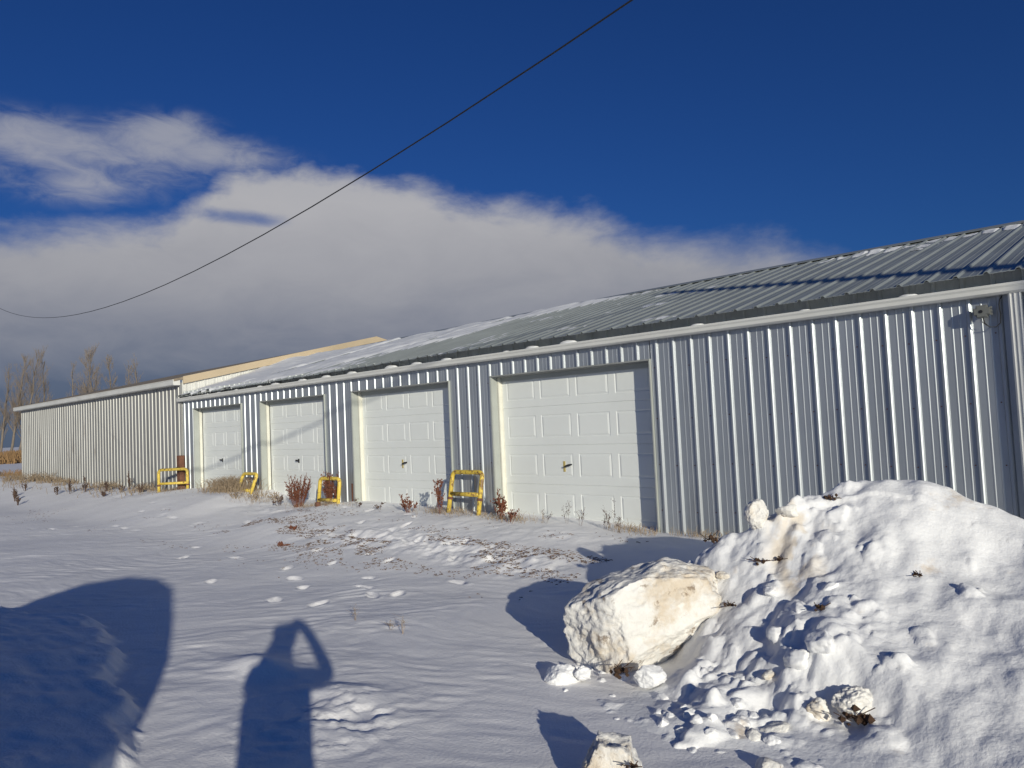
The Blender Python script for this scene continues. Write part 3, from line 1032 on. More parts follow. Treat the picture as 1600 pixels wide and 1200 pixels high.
def pile_h(X, Y):
    def cv(t):
        return sum(np.interp(X + o_, CX, t) for o_ in (-0.08, -0.04, 0, 0.04, 0.08)) / 5
    zc, yc, wf = cv(CZ), cv(CY), cv(CW)
    wf = wf * (1 + 0.12 * vnoise(X * 1.8, Y * 0.7, 81))
    wb = 1.0
    d = yc - Y
    t = np.where(d > 0, d / wf, -d / wb)
    prof = np.where(t < 0.12, 1 - 0.9 * t * t / 0.24 * 1.0, 1.0 - 1.04 * (t - 0.052))
    prof = np.where(t > 0.82, np.maximum(prof, 0.24 * np.exp(-(t - 0.78) * 7.0)), prof)
    prof = np.clip(prof, 0, 1)
    h = zc * prof
    # ledge at the right foot
    ex = np.interp(X, [-1.75, -1.27, -0.9, -0.57, 0.4], [-3.45, -3.66, -3.86, -4.02, -4.15]) + 0.05 * fbm(X * 3, Y * 0, 82, 3)
    on = sstep(-1.9, -1.35, X)
    led = sstep(-0.22, 0.08, Y - ex)
    h = h * (1 - on * (1 - led) * 0.55) + 0.03 * led * on * np.exp(-np.clip(Y - ex, 0, 9) / 0.35) * (prof > 0)
    ap = 0.17 * np.exp(-((X + 2.0) / 0.55) ** 2 - ((Y + 3.60) / 0.45) ** 2) + 0.06 * np.exp(-((X + 2.1) / 0.7) ** 2 - ((Y + 4.2) / 0.3) ** 2)
    ap = np.where(ap > 0.03, ap - 0.03, 0) * (0.8 + 0.4 * vnoise(X * 3, Y * 3, 182))
    return np.maximum(h, ap) + 0.35 * np.minimum(h, ap), np.maximum(prof, np.clip(ap * 4, 0, 0.5))


px = np.arange(-3.95, 1.6, 0.0118)
py = np.arange(-5.35, -0.75, 0.0118)
PX, PY = np.meshgrid(px, py)
H, PR = pile_h(PX, PY)
mask = sstep(0.015, 0.10, H)
leftness = 1 - sstep(-1.9, -1.2, PX + 0.35 * (PY + 2.9))      # crumbly towards the left and the foot
H = H + mask * (0.045 * fbm(PX * 2.0, PY * 2.0, 83, 3, 0.5) + 0.014 * fbm(PX * 4.5, PY * 3.2, 89, 3, 0.5) + (0.006 + 0.012 * leftness) * fbm(PX * 6, PY * 6, 84, 4, 0.5))
H = H + mask * 0.02 * np.abs(fbm(PX * 4 + 3, PY * 2.5, 88, 3)) * (0.3 + leftness)
band = np.exp(-((np.interp(PY, [-4.3, -3.6, -2.9, -2.1], [-1.45, -1.75, -2.1, -2.0]) - PX) / 0.34) ** 2)       # spine of broken lumps down the heap
cl_ = sstep(-0.15, 0.45, vnoise(PX * 1.5, PY * 1.5, 185)) * (0.25 + 0.75 * leftness)
rough = np.clip(np.maximum(band * 0.9, cl_), 0, 1) * mask
H = H + rough * (0.008 * fbm(PX * 11, PY * 11, 186, 4, 0.55) + 0.035 * np.abs(fbm(PX * 3.2, PY * 3.2, 187, 4, 0.45)))
DIRT = sstep(-0.3, 0.5, fbm(PX * 9, PY * 9, 189, 4, 0.6)) * np.clip(sstep(0.1, 0.9, fbm(PX * 2.1, PY * 2.1, 188, 4) + 0.9 * band - 0.15) * np.clip(band + 0.25 * cl_, 0, 1) * sstep(-3.9, -3.0, PY), 0, 1)
# lumps half buried in the surface
nl = 0
for i in range(520):
    x0, y0 = rng.uniform(-3.7, 0.6), rng.uniform(-5.1, -1.6)
    if i % 2:
        tt = rng.uniform(0, 1)
        x0, y0 = -2.15 + 0.65 * tt + rng.normal(0, 0.28), -2.3 - 1.9 * tt + rng.normal(0, 0.2)
    lf = 1 - float(sstep(-2.0, -1.0, np.array(x0 + 0.2 * (y0 + 3.0))))
    clus = float(vnoise(np.array(x0 * 1.3), np.array(y0 * 1.3), 86))
    if rng.random() > 0.26 + 0.62 * lf * (0.5 + clus):
        continue
    r = 0.02 + 0.07 * rng.random() ** 2.2 + (0.03 if rng.random() < 0.06 else 0)
    ii = (np.abs(px - x0) < r * 1.6).nonzero()[0]
    jj = (np.abs(py - y0) < r * 1.6).nonzero()[0]
    if len(ii) < 2 or len(jj) < 2:
        continue
    sl = np.s_[jj[0]:jj[-1] + 1, ii[0]:ii[-1] + 1]
    if float(PR[sl].mean()) < 0.02:
        continue
    a = rng.uniform(0, 3.14)
    u = (PX[sl] - x0) * math.cos(a) + (PY[sl] - y0) * math.sin(a)
    v = -(PX[sl] - x0) * math.sin(a) + (PY[sl] - y0) * math.cos(a)
    asp = rng.uniform(0.6, 1.0)
    q = np.sqrt((u / r) ** 2 + (v / (r * asp)) ** 2) * (1 + 0.6 * vnoise(u / r * 1.5 + i, v / r * 1.5, 87))
    H[sl] = H[sl] + r * rng.uniform(0.2, 0.6) * np.clip(1 - q * q, 0, 1) ** 0.75 * 0.9
    nl += 1
# hollow under the big slab
hol = np.exp(-((PX + 2.75) / 0.35) ** 2 - ((PY + 3.85) / 0.2) ** 2)
H = H - 0.07 * hol * mask
base = gz_base(PX, PY)
PZ = base + H - 0.02
PZ = np.where(H <= 0.012, base - 0.05, PZ)
kk = H > 0.012
keep = (kk[:-1, :-1] | kk[1:, :-1] | kk[:-1, 1:] | kk[1:, 1:])
me = grid_mesh('snow_heap', np.stack([PX.ravel(), PY.ravel(), PZ.ravel()], 1), len(px), len(py), M['pile'], keep)
used = np.zeros(PX.shape, bool)
for a_, b_ in ((slice(0, -1), slice(0, -1)), (slice(0, -1), slice(1, None)), (slice(1, None), slice(0, -1)), (slice(1, None), slice(1, None))):
    used[a_, b_] |= keep
at_ = me.attributes.new('dirt', 'FLOAT', 'POINT')
if len(at_.data) == int(used.sum()):
    at_.data.foreach_set('value', DIRT[used].astype(np.float32))
tm_ = M['pile'].node_tree
an = tm_.nodes.new('ShaderNodeAttribute')
an.attribute_name = 'dirt'
pb = tm_.nodes['Principled BSDF']
src = pb.inputs['Base Color'].links[0].from_socket
mx = tm_.nodes.new('ShaderNodeMix')
mx.data_type = 'RGBA'
tm_.links.new(mth('MULTIPLY', an.outputs['Fac'], 0.6, tree=tm_), mx.inputs[0])
tm_.links.new(src, mx.inputs[6])
mx.inputs[7].default_value = (0.62, 0.50, 0.34, 1)
tm_.links.new(mx.outputs[2], pb.inputs['Base Color'])
tag(link('snow_heap', me), 'large heap of ploughed lumpy snow in the right foreground', 'snow heap')


def ph(x, y):
    i = int(np.clip(np.searchsorted(px, x), 0, len(px) - 1))
    j = int(np.clip(np.searchsorted(py, y), 0, len(py) - 1))
    return max(float(PZ[j, i]), gh(x, y))


def chunk(loc, size, rz, seed, label, planes=(), sub=5, rough=0.05, tilt=(0, 0), group=None, name='snow_chunk', m='chunk', cat='snow chunk', freq=2.2):
    bm = bmesh.new()
    bmesh.ops.create_icosphere(bm, subdivisions=sub, radius=1.0)
    r_ = random.Random(seed)
    pl = list(planes)
    if not pl:
        for k in range(9):
            v = Vector((r_.uniform(-1, 1), r_.uniform(-1, 1), r_.uniform(-0.6, 1))).normalized()
            pl.append((v, r_.uniform(0.6, 0.85)))
    co = np.array([v.co[:] for v in bm.verts])
    for nrm, d in pl:
        nv = np.array(Vector(nrm).normalized()[:])
        s = co @ nv
        ex = np.clip(s - d, 0, None)
        co = co - np.outer(ex * 0.92, nv)
    no = co / np.linalg.norm(co, axis=1, keepdims=True)
    n1_ = fbm(co[:, 0] * freq + seed, co[:, 1] * freq, seed, 5, 0.55, co[:, 2] * freq)
    n2_ = np.abs(fbm(co[:, 0] * freq * 2.5 + seed, co[:, 1] * freq * 2.5, seed + 9, 4, 0.55, co[:, 2] * freq * 2.5))
    co = co + no * (rough * 1.6 * n1_ - rough * 1.2 * n2_)[:, None]
    co = co * np.array(size)
    for v, c in zip(bm.verts, co):
        v.co = Vector(c)
    me_ = bpy.data.meshes.new(name)
    bm.to_mesh(me_)
    bm.free()
    me_.materials.append(M[m])
    me_.polygons.foreach_set('use_smooth', [True] * len(me_.polygons))
    o_ = link(name, me_)
    o_.location = loc
    o_.rotation_euler = (tilt[0], tilt[1], rz)
    return tag(o_, label, cat, group)


# the big upright slab (local x right in view, y away)
VA = R(48)
chunk((-2.69, -3.47, 0.27), (0.565, 0.35, 0.36), VA, 3, 'big cream coloured slab of packed snow leaning on the heap', sub=6, rough=0.036, tilt=(0.10, -0.24),
      planes=[((0.25, -1, 0.25), 0.62), ((-0.9, -0.55, 0.15), 0.70), ((0, 0.1, 1), 0.80), ((0.55, -0.2, 0.9), 0.82), ((1, -0.3, 0), 0.86), ((-0.4, 0, 1), 0.84), ((0, 0, -1), 0.8), ((0.35, -0.9, -0.7), 0.66)])
chunk((-1.93, -4.93, 0.05), (0.20, 0.16, 0.17), VA, 8, 'dirty white snow lump at the bottom edge of the picture', sub=5, rough=0.06, tilt=(0, 0.2),
      planes=[((-0.5, -1, 0.2), 0.6), ((1, -0.2, 0.5), 0.6), ((0, 0, 1), 0.75), ((-1, 0.2, 0.3), 0.55)])
chunk((-1.33, -3.80, ph(-1.33, -3.80) + 0.045), (0.105, 0.09, 0.085), VA, 12, 'rounded snow lump with a dark soil face near the heap foot', sub=5, rough=0.09)
chunk((-1.46, -3.87, ph(-1.46, -3.87) + 0.02), (0.06, 0.05, 0.06), VA, 13, 'small pale snow lump left of the soil stained lump', sub=4, rough=0.1)
chunk((-2.22, -2.76, 0.86), (0.09, 0.085, 0.10), VA, 15, 'knob of cream snow on the left shoulder of the heap', sub=5, rough=0.045)
chunk((-2.90, -4.06, 0.03), (0.12, 0.09, 0.075), VA, 17, 'bright snow lump left of the hollow under the slab', sub=5, rough=0.035, m='pile')
chunk((-2.40, -3.90, 0.08), (0.10, 0.075, 0.065), VA, 19, 'snow lump with a clod of brown soil below the big slab', sub=5, rough=0.05, m='pile')
chunk((-2.78, -4.02, 0.05), (0.05, 0.045, 0.05), VA, 21, 'small sharp snow crumb in the hollow below the slab', sub=4, rough=0.12, m='pile')
cl = random.Random(77)
for i in range(34):
    x = cl.uniform(-3.0, -1.5)
    y = -4.05 - 0.25 * (x + 2.6) + cl.gauss(0, 0.16)
    s = cl.uniform(0.014, 0.036)
    chunk((x, y, ph(x, y) - s * 0.1), (s * cl.uniform(1, 1.7), s, s * cl.uniform(0.6, 0.9)), cl.uniform(0, 3), 100 + i, 'crumb of white snow lying at the foot of the heap', sub=4, rough=0.045,
          group='snow crumbs around the heap foot', name='snow_crumb', m='pile', cat='snow crumb')


for i in range(16):
    t_ = cl.random()
    x = -2.2 + 0.75 * t_ + cl.gauss(0, 0.16)
    y = -2.75 - 1.6 * t_ + cl.gauss(0, 0.16)
    s_ = cl.uniform(0.035, 0.085)
    chunk((x, y, ph(x, y) - s_ * 0.15), (s_ * cl.uniform(1, 1.6), s_, s_ * 0.7), cl.uniform(0, 3), 300 + i, 'angular broken crust piece on the spine of the heap', sub=4, rough=0.05, tilt=(cl.uniform(-.5, .5), cl.uniform(-.5, .5)),
          group='crust pieces on the heap', name='crust_piece', m='chunk' if i % 3 == 0 else 'pile', cat='snow chunk')


# soil clods stuck in the snow
def clod(x, y, z, s, label, seed):
    r_ = random.Random(seed)
    m = MB()
    for k in range(14):
        p = (r_.gauss(0, s * 0.55), r_.gauss(0, s * 0.4), r_.gauss(0, s * 0.3))
        m.octa(p, s * r_.uniform(0.2, 0.5), r_.uniform(0.6, 1.2))
    for k in range(10):
        p = Vector((r_.gauss(0, s * 0.5), r_.gauss(0, s * 0.4), 0))
        q = p + Vector((r_.gauss(0, s), r_.gauss(0, s), r_.uniform(0.0, s)))
        m.tube([p, q], 0.0025, 3, False)
    o = m.build('soil_clod', M['soil'])
    o.location = (x, y, z)
    return tag(o, label, 'soil clod')


def on_ray(px_, py_, dist):
    return None


clod(-1.28, -3.885, ph(-1.31, -3.84) + 0.03, 0.060, 'dark soil clod on the face of the rounded snow lump', 1)
clod(-2.52, -4.02, 0.125, 0.045, 'reddish brown soil clod below the big slab', 2)
clod(-2.12, -2.98, ph(-2.12, -2.98) + 0.01, 0.032, 'brown grassy clod on the upper left of the heap', 3)
clod(-2.02, -2.92, ph(-2.02, -2.92) + 0.01, 0.026, 'smaller brown clod right of the grassy clod on the heap', 4)
clod(-1.86, -2.44, ph(-1.86, -2.44) + 0.01, 0.03, 'dark twiggy clod near the crest of the heap', 5)
clod(-2.50, -2.86, ph(-2.50, -2.86) + 0.02, 0.045, 'black soil clod at the left edge of the heap by the shadow', 6)
clod(-1.78, -4.98, 0.14, 0.02, 'tiny brown clod on the lump at the picture bottom', 7)
clod(-2.22, -3.25, ph(-2.22, -3.25) + 0.01, 0.03, 'brown clod right beside the top of the big slab', 8)
clod(-1.25, -2.85, ph(-1.25, -2.85) + 0.005, 0.022, 'faint brown clod in the smooth middle of the heap', 9)
clod(-2.98, -3.70, 0.36, 0.028, 'dark clod on the shaded left face of the big slab', 10)
clod(-1.62, -3.35, ph(-1.62, -3.35) + 0.01, 0.03, 'brown clod on the lower slope of the heap', 11)


# ------------------------------------------------------------------ dry plants
def weed(x, y, h, n, spread, seed, label, mt='dock', heads=1.0, group=None, z=None, name='dried_weed', cat='weed', rad=0.004, hsize=0.011, lean=0.0):
    r_ = random.Random(seed)
    zz = (gh(x, y) if z is None else z) - 0.02
    root = empty(name, (x, y, zz), 0, label, cat, group)
    sm, hm = MB(), MB()
    for k in range(n):
        a = r_.uniform(0, 2 * math.pi)
        sp_ = spread * r_.random() ** 0.7
        hh = h * r_.uniform(0.45, 1.0)
        top = Vector((math.cos(a) * sp_ + lean * hh, math.sin(a) * sp_ * 0.6, hh))
        b = Vector((math.cos(a) * sp_ * 0.25, math.sin(a) * sp_ * 0.2, 0))
        mid = (b + top) / 2 + Vector((r_.gauss(0, 0.012), r_.gauss(0, 0.012), 0.02))
        pts = [b, mid, top]
        if r_.random() < 0.25:
            pts.append(top + Vector((r_.uniform(-0.06, 0.06), r_.uniform(-0.03, 0.03), r_.uniform(-0.05, 0.03))))
        sm.tube(pts, [rad, rad * 0.8, rad * 0.55, rad * 0.4][:len(pts)], 4, False)
        nb = int(r_.uniform(3, 6))
        for j in range(nb):
            t0 = r_.uniform(0.35, 0.9)
            p = b.lerp(mid, t0 * 2) if t0 < 0.5 else mid.lerp(top, t0 * 2 - 1)
            q = p + Vector((r_.gauss(0, 0.035), r_.gauss(0, 0.03), r_.uniform(0.03, 0.09) * min(1, h * 2)))
            sm.tube([p, q], [rad * 0.6, rad * 0.35], 3, False)
            for s_ in range(int(6 * heads)):
                w = p.lerp(q, r_.random())
                hm.octa((w.x + r_.gauss(0, 0.006), w.y + r_.gauss(0, 0.006), w.z + r_.gauss(0, 0.006)), hsize * r_.uniform(0.5, 1.0), 1.3)
        for s_ in range(int(16 * heads)):
            t0 = r_.uniform(0.35, 1.0)
            p = b.lerp(mid, t0 * 2) if t0 < 0.5 else mid.lerp(top, t0 * 2 - 1)
            hm.octa((p.x + r_.gauss(0, 0.009), p.y + r_.gauss(0, 0.009), p.z + r_.gauss(0, 0.01)), hsize * r_.uniform(0.5, 1.0), 1.4)
    sm.build('stalks', M[mt], root)
    if hm.v:
        tag(hm.build('seed_heads', M[mt], root), kind='stuff')
    return root


weed(-11.85, -0.52, 0.62, 40, 0.36, 1, 'tall bushy red brown dock weed left of the second nearest guard', heads=1.3, hsize=0.0095)
weed(-11.2, -0.26, 0.60, 30, 0.24, 2, 'red brown dock weed growing through the second nearest guard', heads=1.2, hsize=0.0095)
weed(-12.35, -0.6, 0.22, 6, 0.18, 3, 'low dark weed at the left foot of the tall dock bush', 'dock_d', heads=0.5)
weed(-8.75, -0.5, 0.30, 9, 0.18, 4, 'fan of short brown stalks in front of the third door', 'dock', heads=0.9)
weed(-8.15, -0.42, 0.54, 6, 0.10, 5, 'thin tall brown weed with curled tip left of the largest guard', 'dock', heads=1.3, hsize=0.013)
weed(-6.98, -0.36, 0.44, 12, 0.15, 6, 'branched brown weed right of the largest guard by the jamb', 'dock', heads=1.0)
weed(-6.68, -0.5, 0.20, 6, 0.20, 7, 'low brown stalk leaning right at the corner of the nearest door', 'dock', heads=0.7)
weed(-10.05, -0.5, 0.16, 3, 0.10, 8, 'single crooked dark stalk at the left side of the third door', 'dock_d', heads=0.4)
weed(-9.5, -0.5, 0.15, 2, 0.10, 9, 'slanting dark sprig in the middle of the snow at the third door', 'dock_d', heads=0.5)
for i, x in enumerate((-5.95, -5.72, -5.35, -5.22, -5.05, -6.2)):
    weed(x, -0.22 - 0.03 * i, (0.36, 0.30, 0.26, 0.44, 0.30, 0.2)[i], 3, 0.12, 20 + i, 'wispy grey weed with tiny dots of seed before the nearest door', 'dock_d', heads=0.5, group='wispy weeds before the nearest door', rad=0.0018, hsize=0.006)
for i, (x, y, h) in enumerate([(-5.07, -4.03, 0.17), (-4.62, -4.03, 0.11), (-4.45, -4.05, 0.20)]):
    weed(x, y, h, 3, 0.03, 30 + i, ('tall pair of pale straw stems alone in the yard', 'low thin grey sprig between two straw stems', 'pale straw stem with side shoots nearest the slab shadow')[i], 'straw', heads=0.15, rad=0.0018, hsize=0.005)
weed(-9.9, -1.75, 0.10, 4, 0.12, 40, 'flattened brown stalk lying on the snow before the second door', 'dock', heads=0.8)
weed(-9.3, -2.3, 0.05, 5, 0.25, 41, 'dark broken stalks lying flat on the open snow', 'dock', heads=0.6)
WD = [(-23.5, -2.16, .34), (-22.3, -2.36, .30), (-24.6, -1.9, .3), (-22.5, -1.4, .3), (-22.0, -1.25, .5), (-21.6, -1.0, .42), (-20.6, -0.8, .3), (-19.9, -0.7, .22), (-19.6, -1.2, .2), (-18.7, -0.7, .25), (-25.6, -1.4, .32), (-20.2, -0.4, .5)]
for i, (x, y, h) in enumerate(WD):
    weed(x, y, h, 5, 0.12, 50 + i, 'dark dried weed stalk standing in the snow before the older shed', 'dock_d', heads=0.9, group='weeds before the older shed', rad=0.006, hsize=0.011)
for i, (x, y) in enumerate([(-13.3, -0.55), (-13.0, -0.3), (-13.7, -0.75)]):
    weed(x, y, 0.22, 10, 0.3, 70 + i, ('bent reddish grass tuft right of the leaning guard', 'small reddish tuft at the foot of the second door jamb', 'spiky reddish tuft on the drift in front of the leaning guard')[i], 'straw', heads=0.2)


def grass(name, pts, mt, label, h, kind='stuff', w=0.0025, flat=0.0):
    """many bent blades as one mesh: pts (x, y, scale)"""
    r_ = random.Random(len(pts))
    m = MB()
    P_ = np.array(pts)
    zz = gz(P_[:, 0], P_[:, 1])
    for (x, y, s), z in zip(pts, zz):
        a = r_.uniform(0, 6.28)
        hh = h * s * r_.uniform(0.5, 1.1)
        ln = hh * r_.uniform(0.2, 0.9) + flat * r_.uniform(0.3, 1)
        if flat:
            hh *= 0.35
        p0 = Vector((x, y, z - 0.015))
        p1 = p0 + Vector((math.cos(a) * ln * 0.4, math.sin(a) * ln * 0.4, hh * 0.7 + 0.012))
        p2 = p0 + Vector((math.cos(a) * ln, math.sin(a) * ln, hh + 0.008))
        m.tube([p0, p1, p2], [w, w * 0.8, w * 0.3], 3, False)
    return tag(m.build(name, M[mt]), label, 'grass', kind=kind)


r = random.Random(3)
pts = []
for i in range(900):                      # clump at the first door
    x = r.gauss(-14.75, 0.5)
    y = -0.35 + r.gauss(0, 0.14)
    pts.append((x, min(y, 0.1), 1.0 - 0.25 * abs(x + 14.9)))
grass('dry_grass', [(x, y, max(s, 0.3)) for x, y, s in pts], 'straw', 'clump of dry straw coloured grass at the first door', 0.33, w=0.004)
pts = []
for i in range(1900):                     # along the older shed
    x = r.uniform(-31.5, -18.0)
    y = -0.12 - abs(r.gauss(0, 0.45))
    if vnoise(np.array(x * 1.2), np.array(y * 2), 91) < -0.15:
        continue
    pts.append((x, y, r.uniform(0.4, 1.0) * (1.6 if x < -27 else 1)))
grass('dry_grass', pts, 'straw', 'dry grass along the foot of the older shed', 0.22, w=0.007)
pts = []
for i in range(1500):                     # tufts at guard feet and door jambs
    c = r.choice([(-7.75, -0.3, 0.35, .13), (-8.25, -0.3, 0.3, .12), (-6.85, -0.35, 0.25, .1), (-17.5, -0.5, 0.5, .2), (-5.0, -0.15, 0.18, .1), (-11.2, -0.5, .4, .1), (-3.9, -0.14, 0.35, .05), (-13.4, -0.5, .5, .2)])
    pts.append((r.gauss(c[0], c[2]), min(-0.03, r.gauss(c[1], c[3])), r.uniform(0.3, 1)))
grass('dry_grass', pts, 'straw', 'short dry grass poking through the snow along the garage wall', 0.12, w=0.0026)
pts = []
for i in range(9000):                     # crumbly belt
    x = r.uniform(-11.5, -4.4)
    y = -1.75 + 0.12 * math.sin(x) + r.gauss(0, 0.40)
    if vnoise(np.array(x * 1.6), np.array(y * 3.4), 93) + 0.4 * vnoise(np.array(x * 5), np.array(y * 9), 94) < 0.18:
        continue
    pts.append((x, y, r.uniform(0.3, 1)))
grass('dead_leaves', pts, 'litter', 'belt of flattened brown leaves and stalks in the yard snow', 0.04, w=0.0055, flat=0.05)
pts = []
for i in range(1200):
    x = r.uniform(-21, -9)
    y = -2.5 + r.gauss(0, 0.6)
    if vnoise(np.array(x * 0.9), np.array(y * 2.0), 95) < 0.35:
        continue
    pts.append((x, y, r.uniform(0.3, 1)))
grass('dead_leaves', pts, 'litter', 'sparse brown stubble showing through the snow of the yard', 0.04, w=0.004, flat=0.05)
# far strip of brown field grass beyond the shed
m = MB()
for i in range(5200):
    x, y = r.uniform(-105, -72), r.uniform(6, 24)
    hh = r.uniform(0.5, 1.1)
    m.tube([(x, y, 0), (x + r.gauss(0, .2), y + r.gauss(0, .2), hh)], [0.05, 0.015], 3, False)
tag(m.build('field_grass', M['reed']), 'brown strip of tall dry field grass beyond the shed', 'grass', kind='stuff')
m = MB()
for i in range(1500):
    x, y = r.uniform(-38, -31.9), r.uniform(-0.6, 2.8)
    if vnoise(np.array(x * .5), np.array(y * 1.3), 97) < -0.1:
        continue
    m.tube([(x, y, gh(x, y) - 0.02), (x + r.gauss(0, .1), y + r.gauss(0, .1), gh(x, y) + r.uniform(0.08, 0.28))], [0.012, 0.004], 3, False)
tag(m.build('field_grass', M['reed']), 'brown grass at the far corner of the older shed', 'grass', kind='stuff')


# ------------------------------------------------------------------ bare trees beyond the shed
def tree(x, y, h, lean, seed, label, dens=1.0, bush=1.0):
    r_ = random.Random(seed)
    root = empty('bare_tree', (x, y, 0), 0, label, 'tree', 'bare trees behind the older shed')
    tm, cm, wm = MB(), MB(), MB()
    # lean to the right in view: right direction is about (0.73, 0.68)
    lv = Vector((0.73, 0.68, 0)) * lean
    tr = []
    for k in range(9):
        t = k / 8
        tr.append(Vector((r_.gauss(0, .12) * t, r_.gauss(0, .12) * t, h * t)) + lv * h * (t ** 0.9))
    tm.tube(tr, [0.17 * (1 - 0.93 * k / 8) * h / 14 + 0.02 for k in range(9)], 7)

    def branch(p, d, ln, rad, lev):
        n = 4
        pts = [p]
        for k in range(n):
            d = (d + Vector((r_.gauss(0, .10), r_.gauss(0, .10), 0.16 + r_.gauss(0, .06)))).normalized()
            pts.append(pts[-1] + d * ln / n)
        (cm if lev == 0 else wm).tube(pts, [rad * (1 - 0.75 * k / n) for k in range(n + 1)], 4 if lev == 0 else 3, False)
        if lev < 2:
            for k in range(int((8 if lev == 0 else 5) * dens)):
                t = r_.uniform(0.2, 1.0)
                i = min(int(t * n), n - 1)
                q = pts[i].lerp(pts[i + 1], t * n - i)
                a = r_.uniform(0, 6.28)
                nd = (d * 1.2 + Vector((math.cos(a), math.sin(a), 0.3)) * 0.7).normalized()
                branch(q, nd, ln * r_.uniform(0.3, 0.55), max(rad * 0.42, 0.008), lev + 1)
    for k in range(int(46 * dens)):
        t = r_.uniform(0.16, 0.97)
        i = min(int(t * 8), 7)
        p = tr[i].lerp(tr[i + 1], t * 8 - i)
        a = r_.uniform(0, 6.28)
        d = Vector((math.cos(a) * 0.75, math.sin(a) * 0.75, 1.0)).normalized() + lv * 0.6
        branch(p, d.normalized(), h * (0.30 * (1 - t * 0.72)) * r_.uniform(0.7, 1.15) * bush, 0.034 * (1.1 - t) + 0.010, 0)
    tm.build('trunk', M['bark'], root, smooth=True)
    cm.build('branches', M['bark'], root)
    tag(wm.build('twigs', M['twig'], root), kind='stuff')
    return root


TR = [(-112.5, 16.6, 11.6, 0.10, 'thin bare tree at the very left picture edge', .8, .8), (-112.2, 17.6, 13.0, 0.17, 'leaning bare tree second from the left edge', 1.0, 0.9), (-111.9, 18.4, 13.6, 0.22, 'large leaning bare tree just left of the shed end', 1.1, 1.15),
      (-111.5, 21.2, 12.6, 0.02, 'slim bare tree behind the far end of the shed', .8, .8), (-110.6, 24.0, 12.2, 0.05, 'sparse bare tree with few twigs behind the shed', .7, .8), (-109.9, 26.2, 13.6, 0.02, 'densest broad bare tree behind the shed', 1.3, 1.15),
      (-109.2, 28.4, 13.3, 0.02, 'dark slim bare tree right of the densest one', 1.0, .8), (-108.4, 30.4, 12.0, 0.03, 'faint bare tree between the last two trees', .8, .9), (-108.1, 31.4, 12.9, 0.0, 'rightmost faint bare tree above the shed roof', .75, .9)]
for i, (x, y, h, ln, lb, dn, bu) in enumerate(TR):
    tree(x, y, h, ln, 200 + i, lb, dn, bu)

# ------------------------------------------------------------------ poles and wires
pp = empty('utility_pole', (11.4, -7.07, 0), 0, 'tall wooden utility pole standing behind the photographer', 'utility pole')
m = MB()
m.tube([(0, 0, -0.5), (0, 0, 8.6)], [0.155, 0.12], 12)
m.build('pole', M['wood'], pp, smooth=True, fix=True)
pq = empty('utility_pole', (-30.6, -3.25, 0), 0, 'wooden utility pole beyond the left picture edge', 'utility pole')
m = MB()
m.tube([(0, 0, -0.5), (0, 0, 12.4)], [0.16, 0.11], 12)
m.build('pole', M['wood'], pq, smooth=True, fix=True)
azw = R(85)
P0 = Vector((11.2, -6.9))
wp = []
for k in range(81):
    s = 42.0 * k / 80
    q = P0 + Vector((-math.sin(azw), math.cos(azw))) * s
    z = 2.569 + 0.013074 * (s - 15.17) ** 2
    wp.append((q.x, q.y, z))
m = MB()
m.tube(wp, 0.0026, 6)
m2 = [(p[0], p[1] + 0.010 * math.cos(i * 1.9), p[2] + 0.010 * math.sin(i * 1.9)) for i, p in enumerate(wp)]
tag(m.build('overhead_wire', M['wire'], smooth=True, fix=True), 'thin black wire sagging across the sky', 'wire')
# second, thicker service cable overhead behind the camera: it draws the faint bands on the doors
m = MB()
ca, cb_ = Vector((11.4, -7.07, 8.0)), Vector((-13.0, -7.2, 3.2))
wp = []
for k in range(41):
    t = k / 40
    p = ca.lerp(cb_, t)
    p.z -= 1.1 * 4 * t * (1 - t) * 0.5
    wp.append(tuple(p))
m.tube(wp, 0.022, 6)
tag(m.build('overhead_cable', M['wire'], smooth=True, fix=True), 'thick overhead cable above and behind the photographer', 'wire')

# ------------------------------------------------------------------ photographer (behind the camera, seen by the shadow)
SV, NV = Vector((-LH.y * -1, 0)), None
nvec = Vector((LH.x, LH.y, 0))
svec = Vector((LH.y, -LH.x, 0))


def bp(lat, fwd, z):
    return Vector((CAM[0], CAM[1], 0)) + svec * lat + nvec * fwd + Vector((0, 0, z))


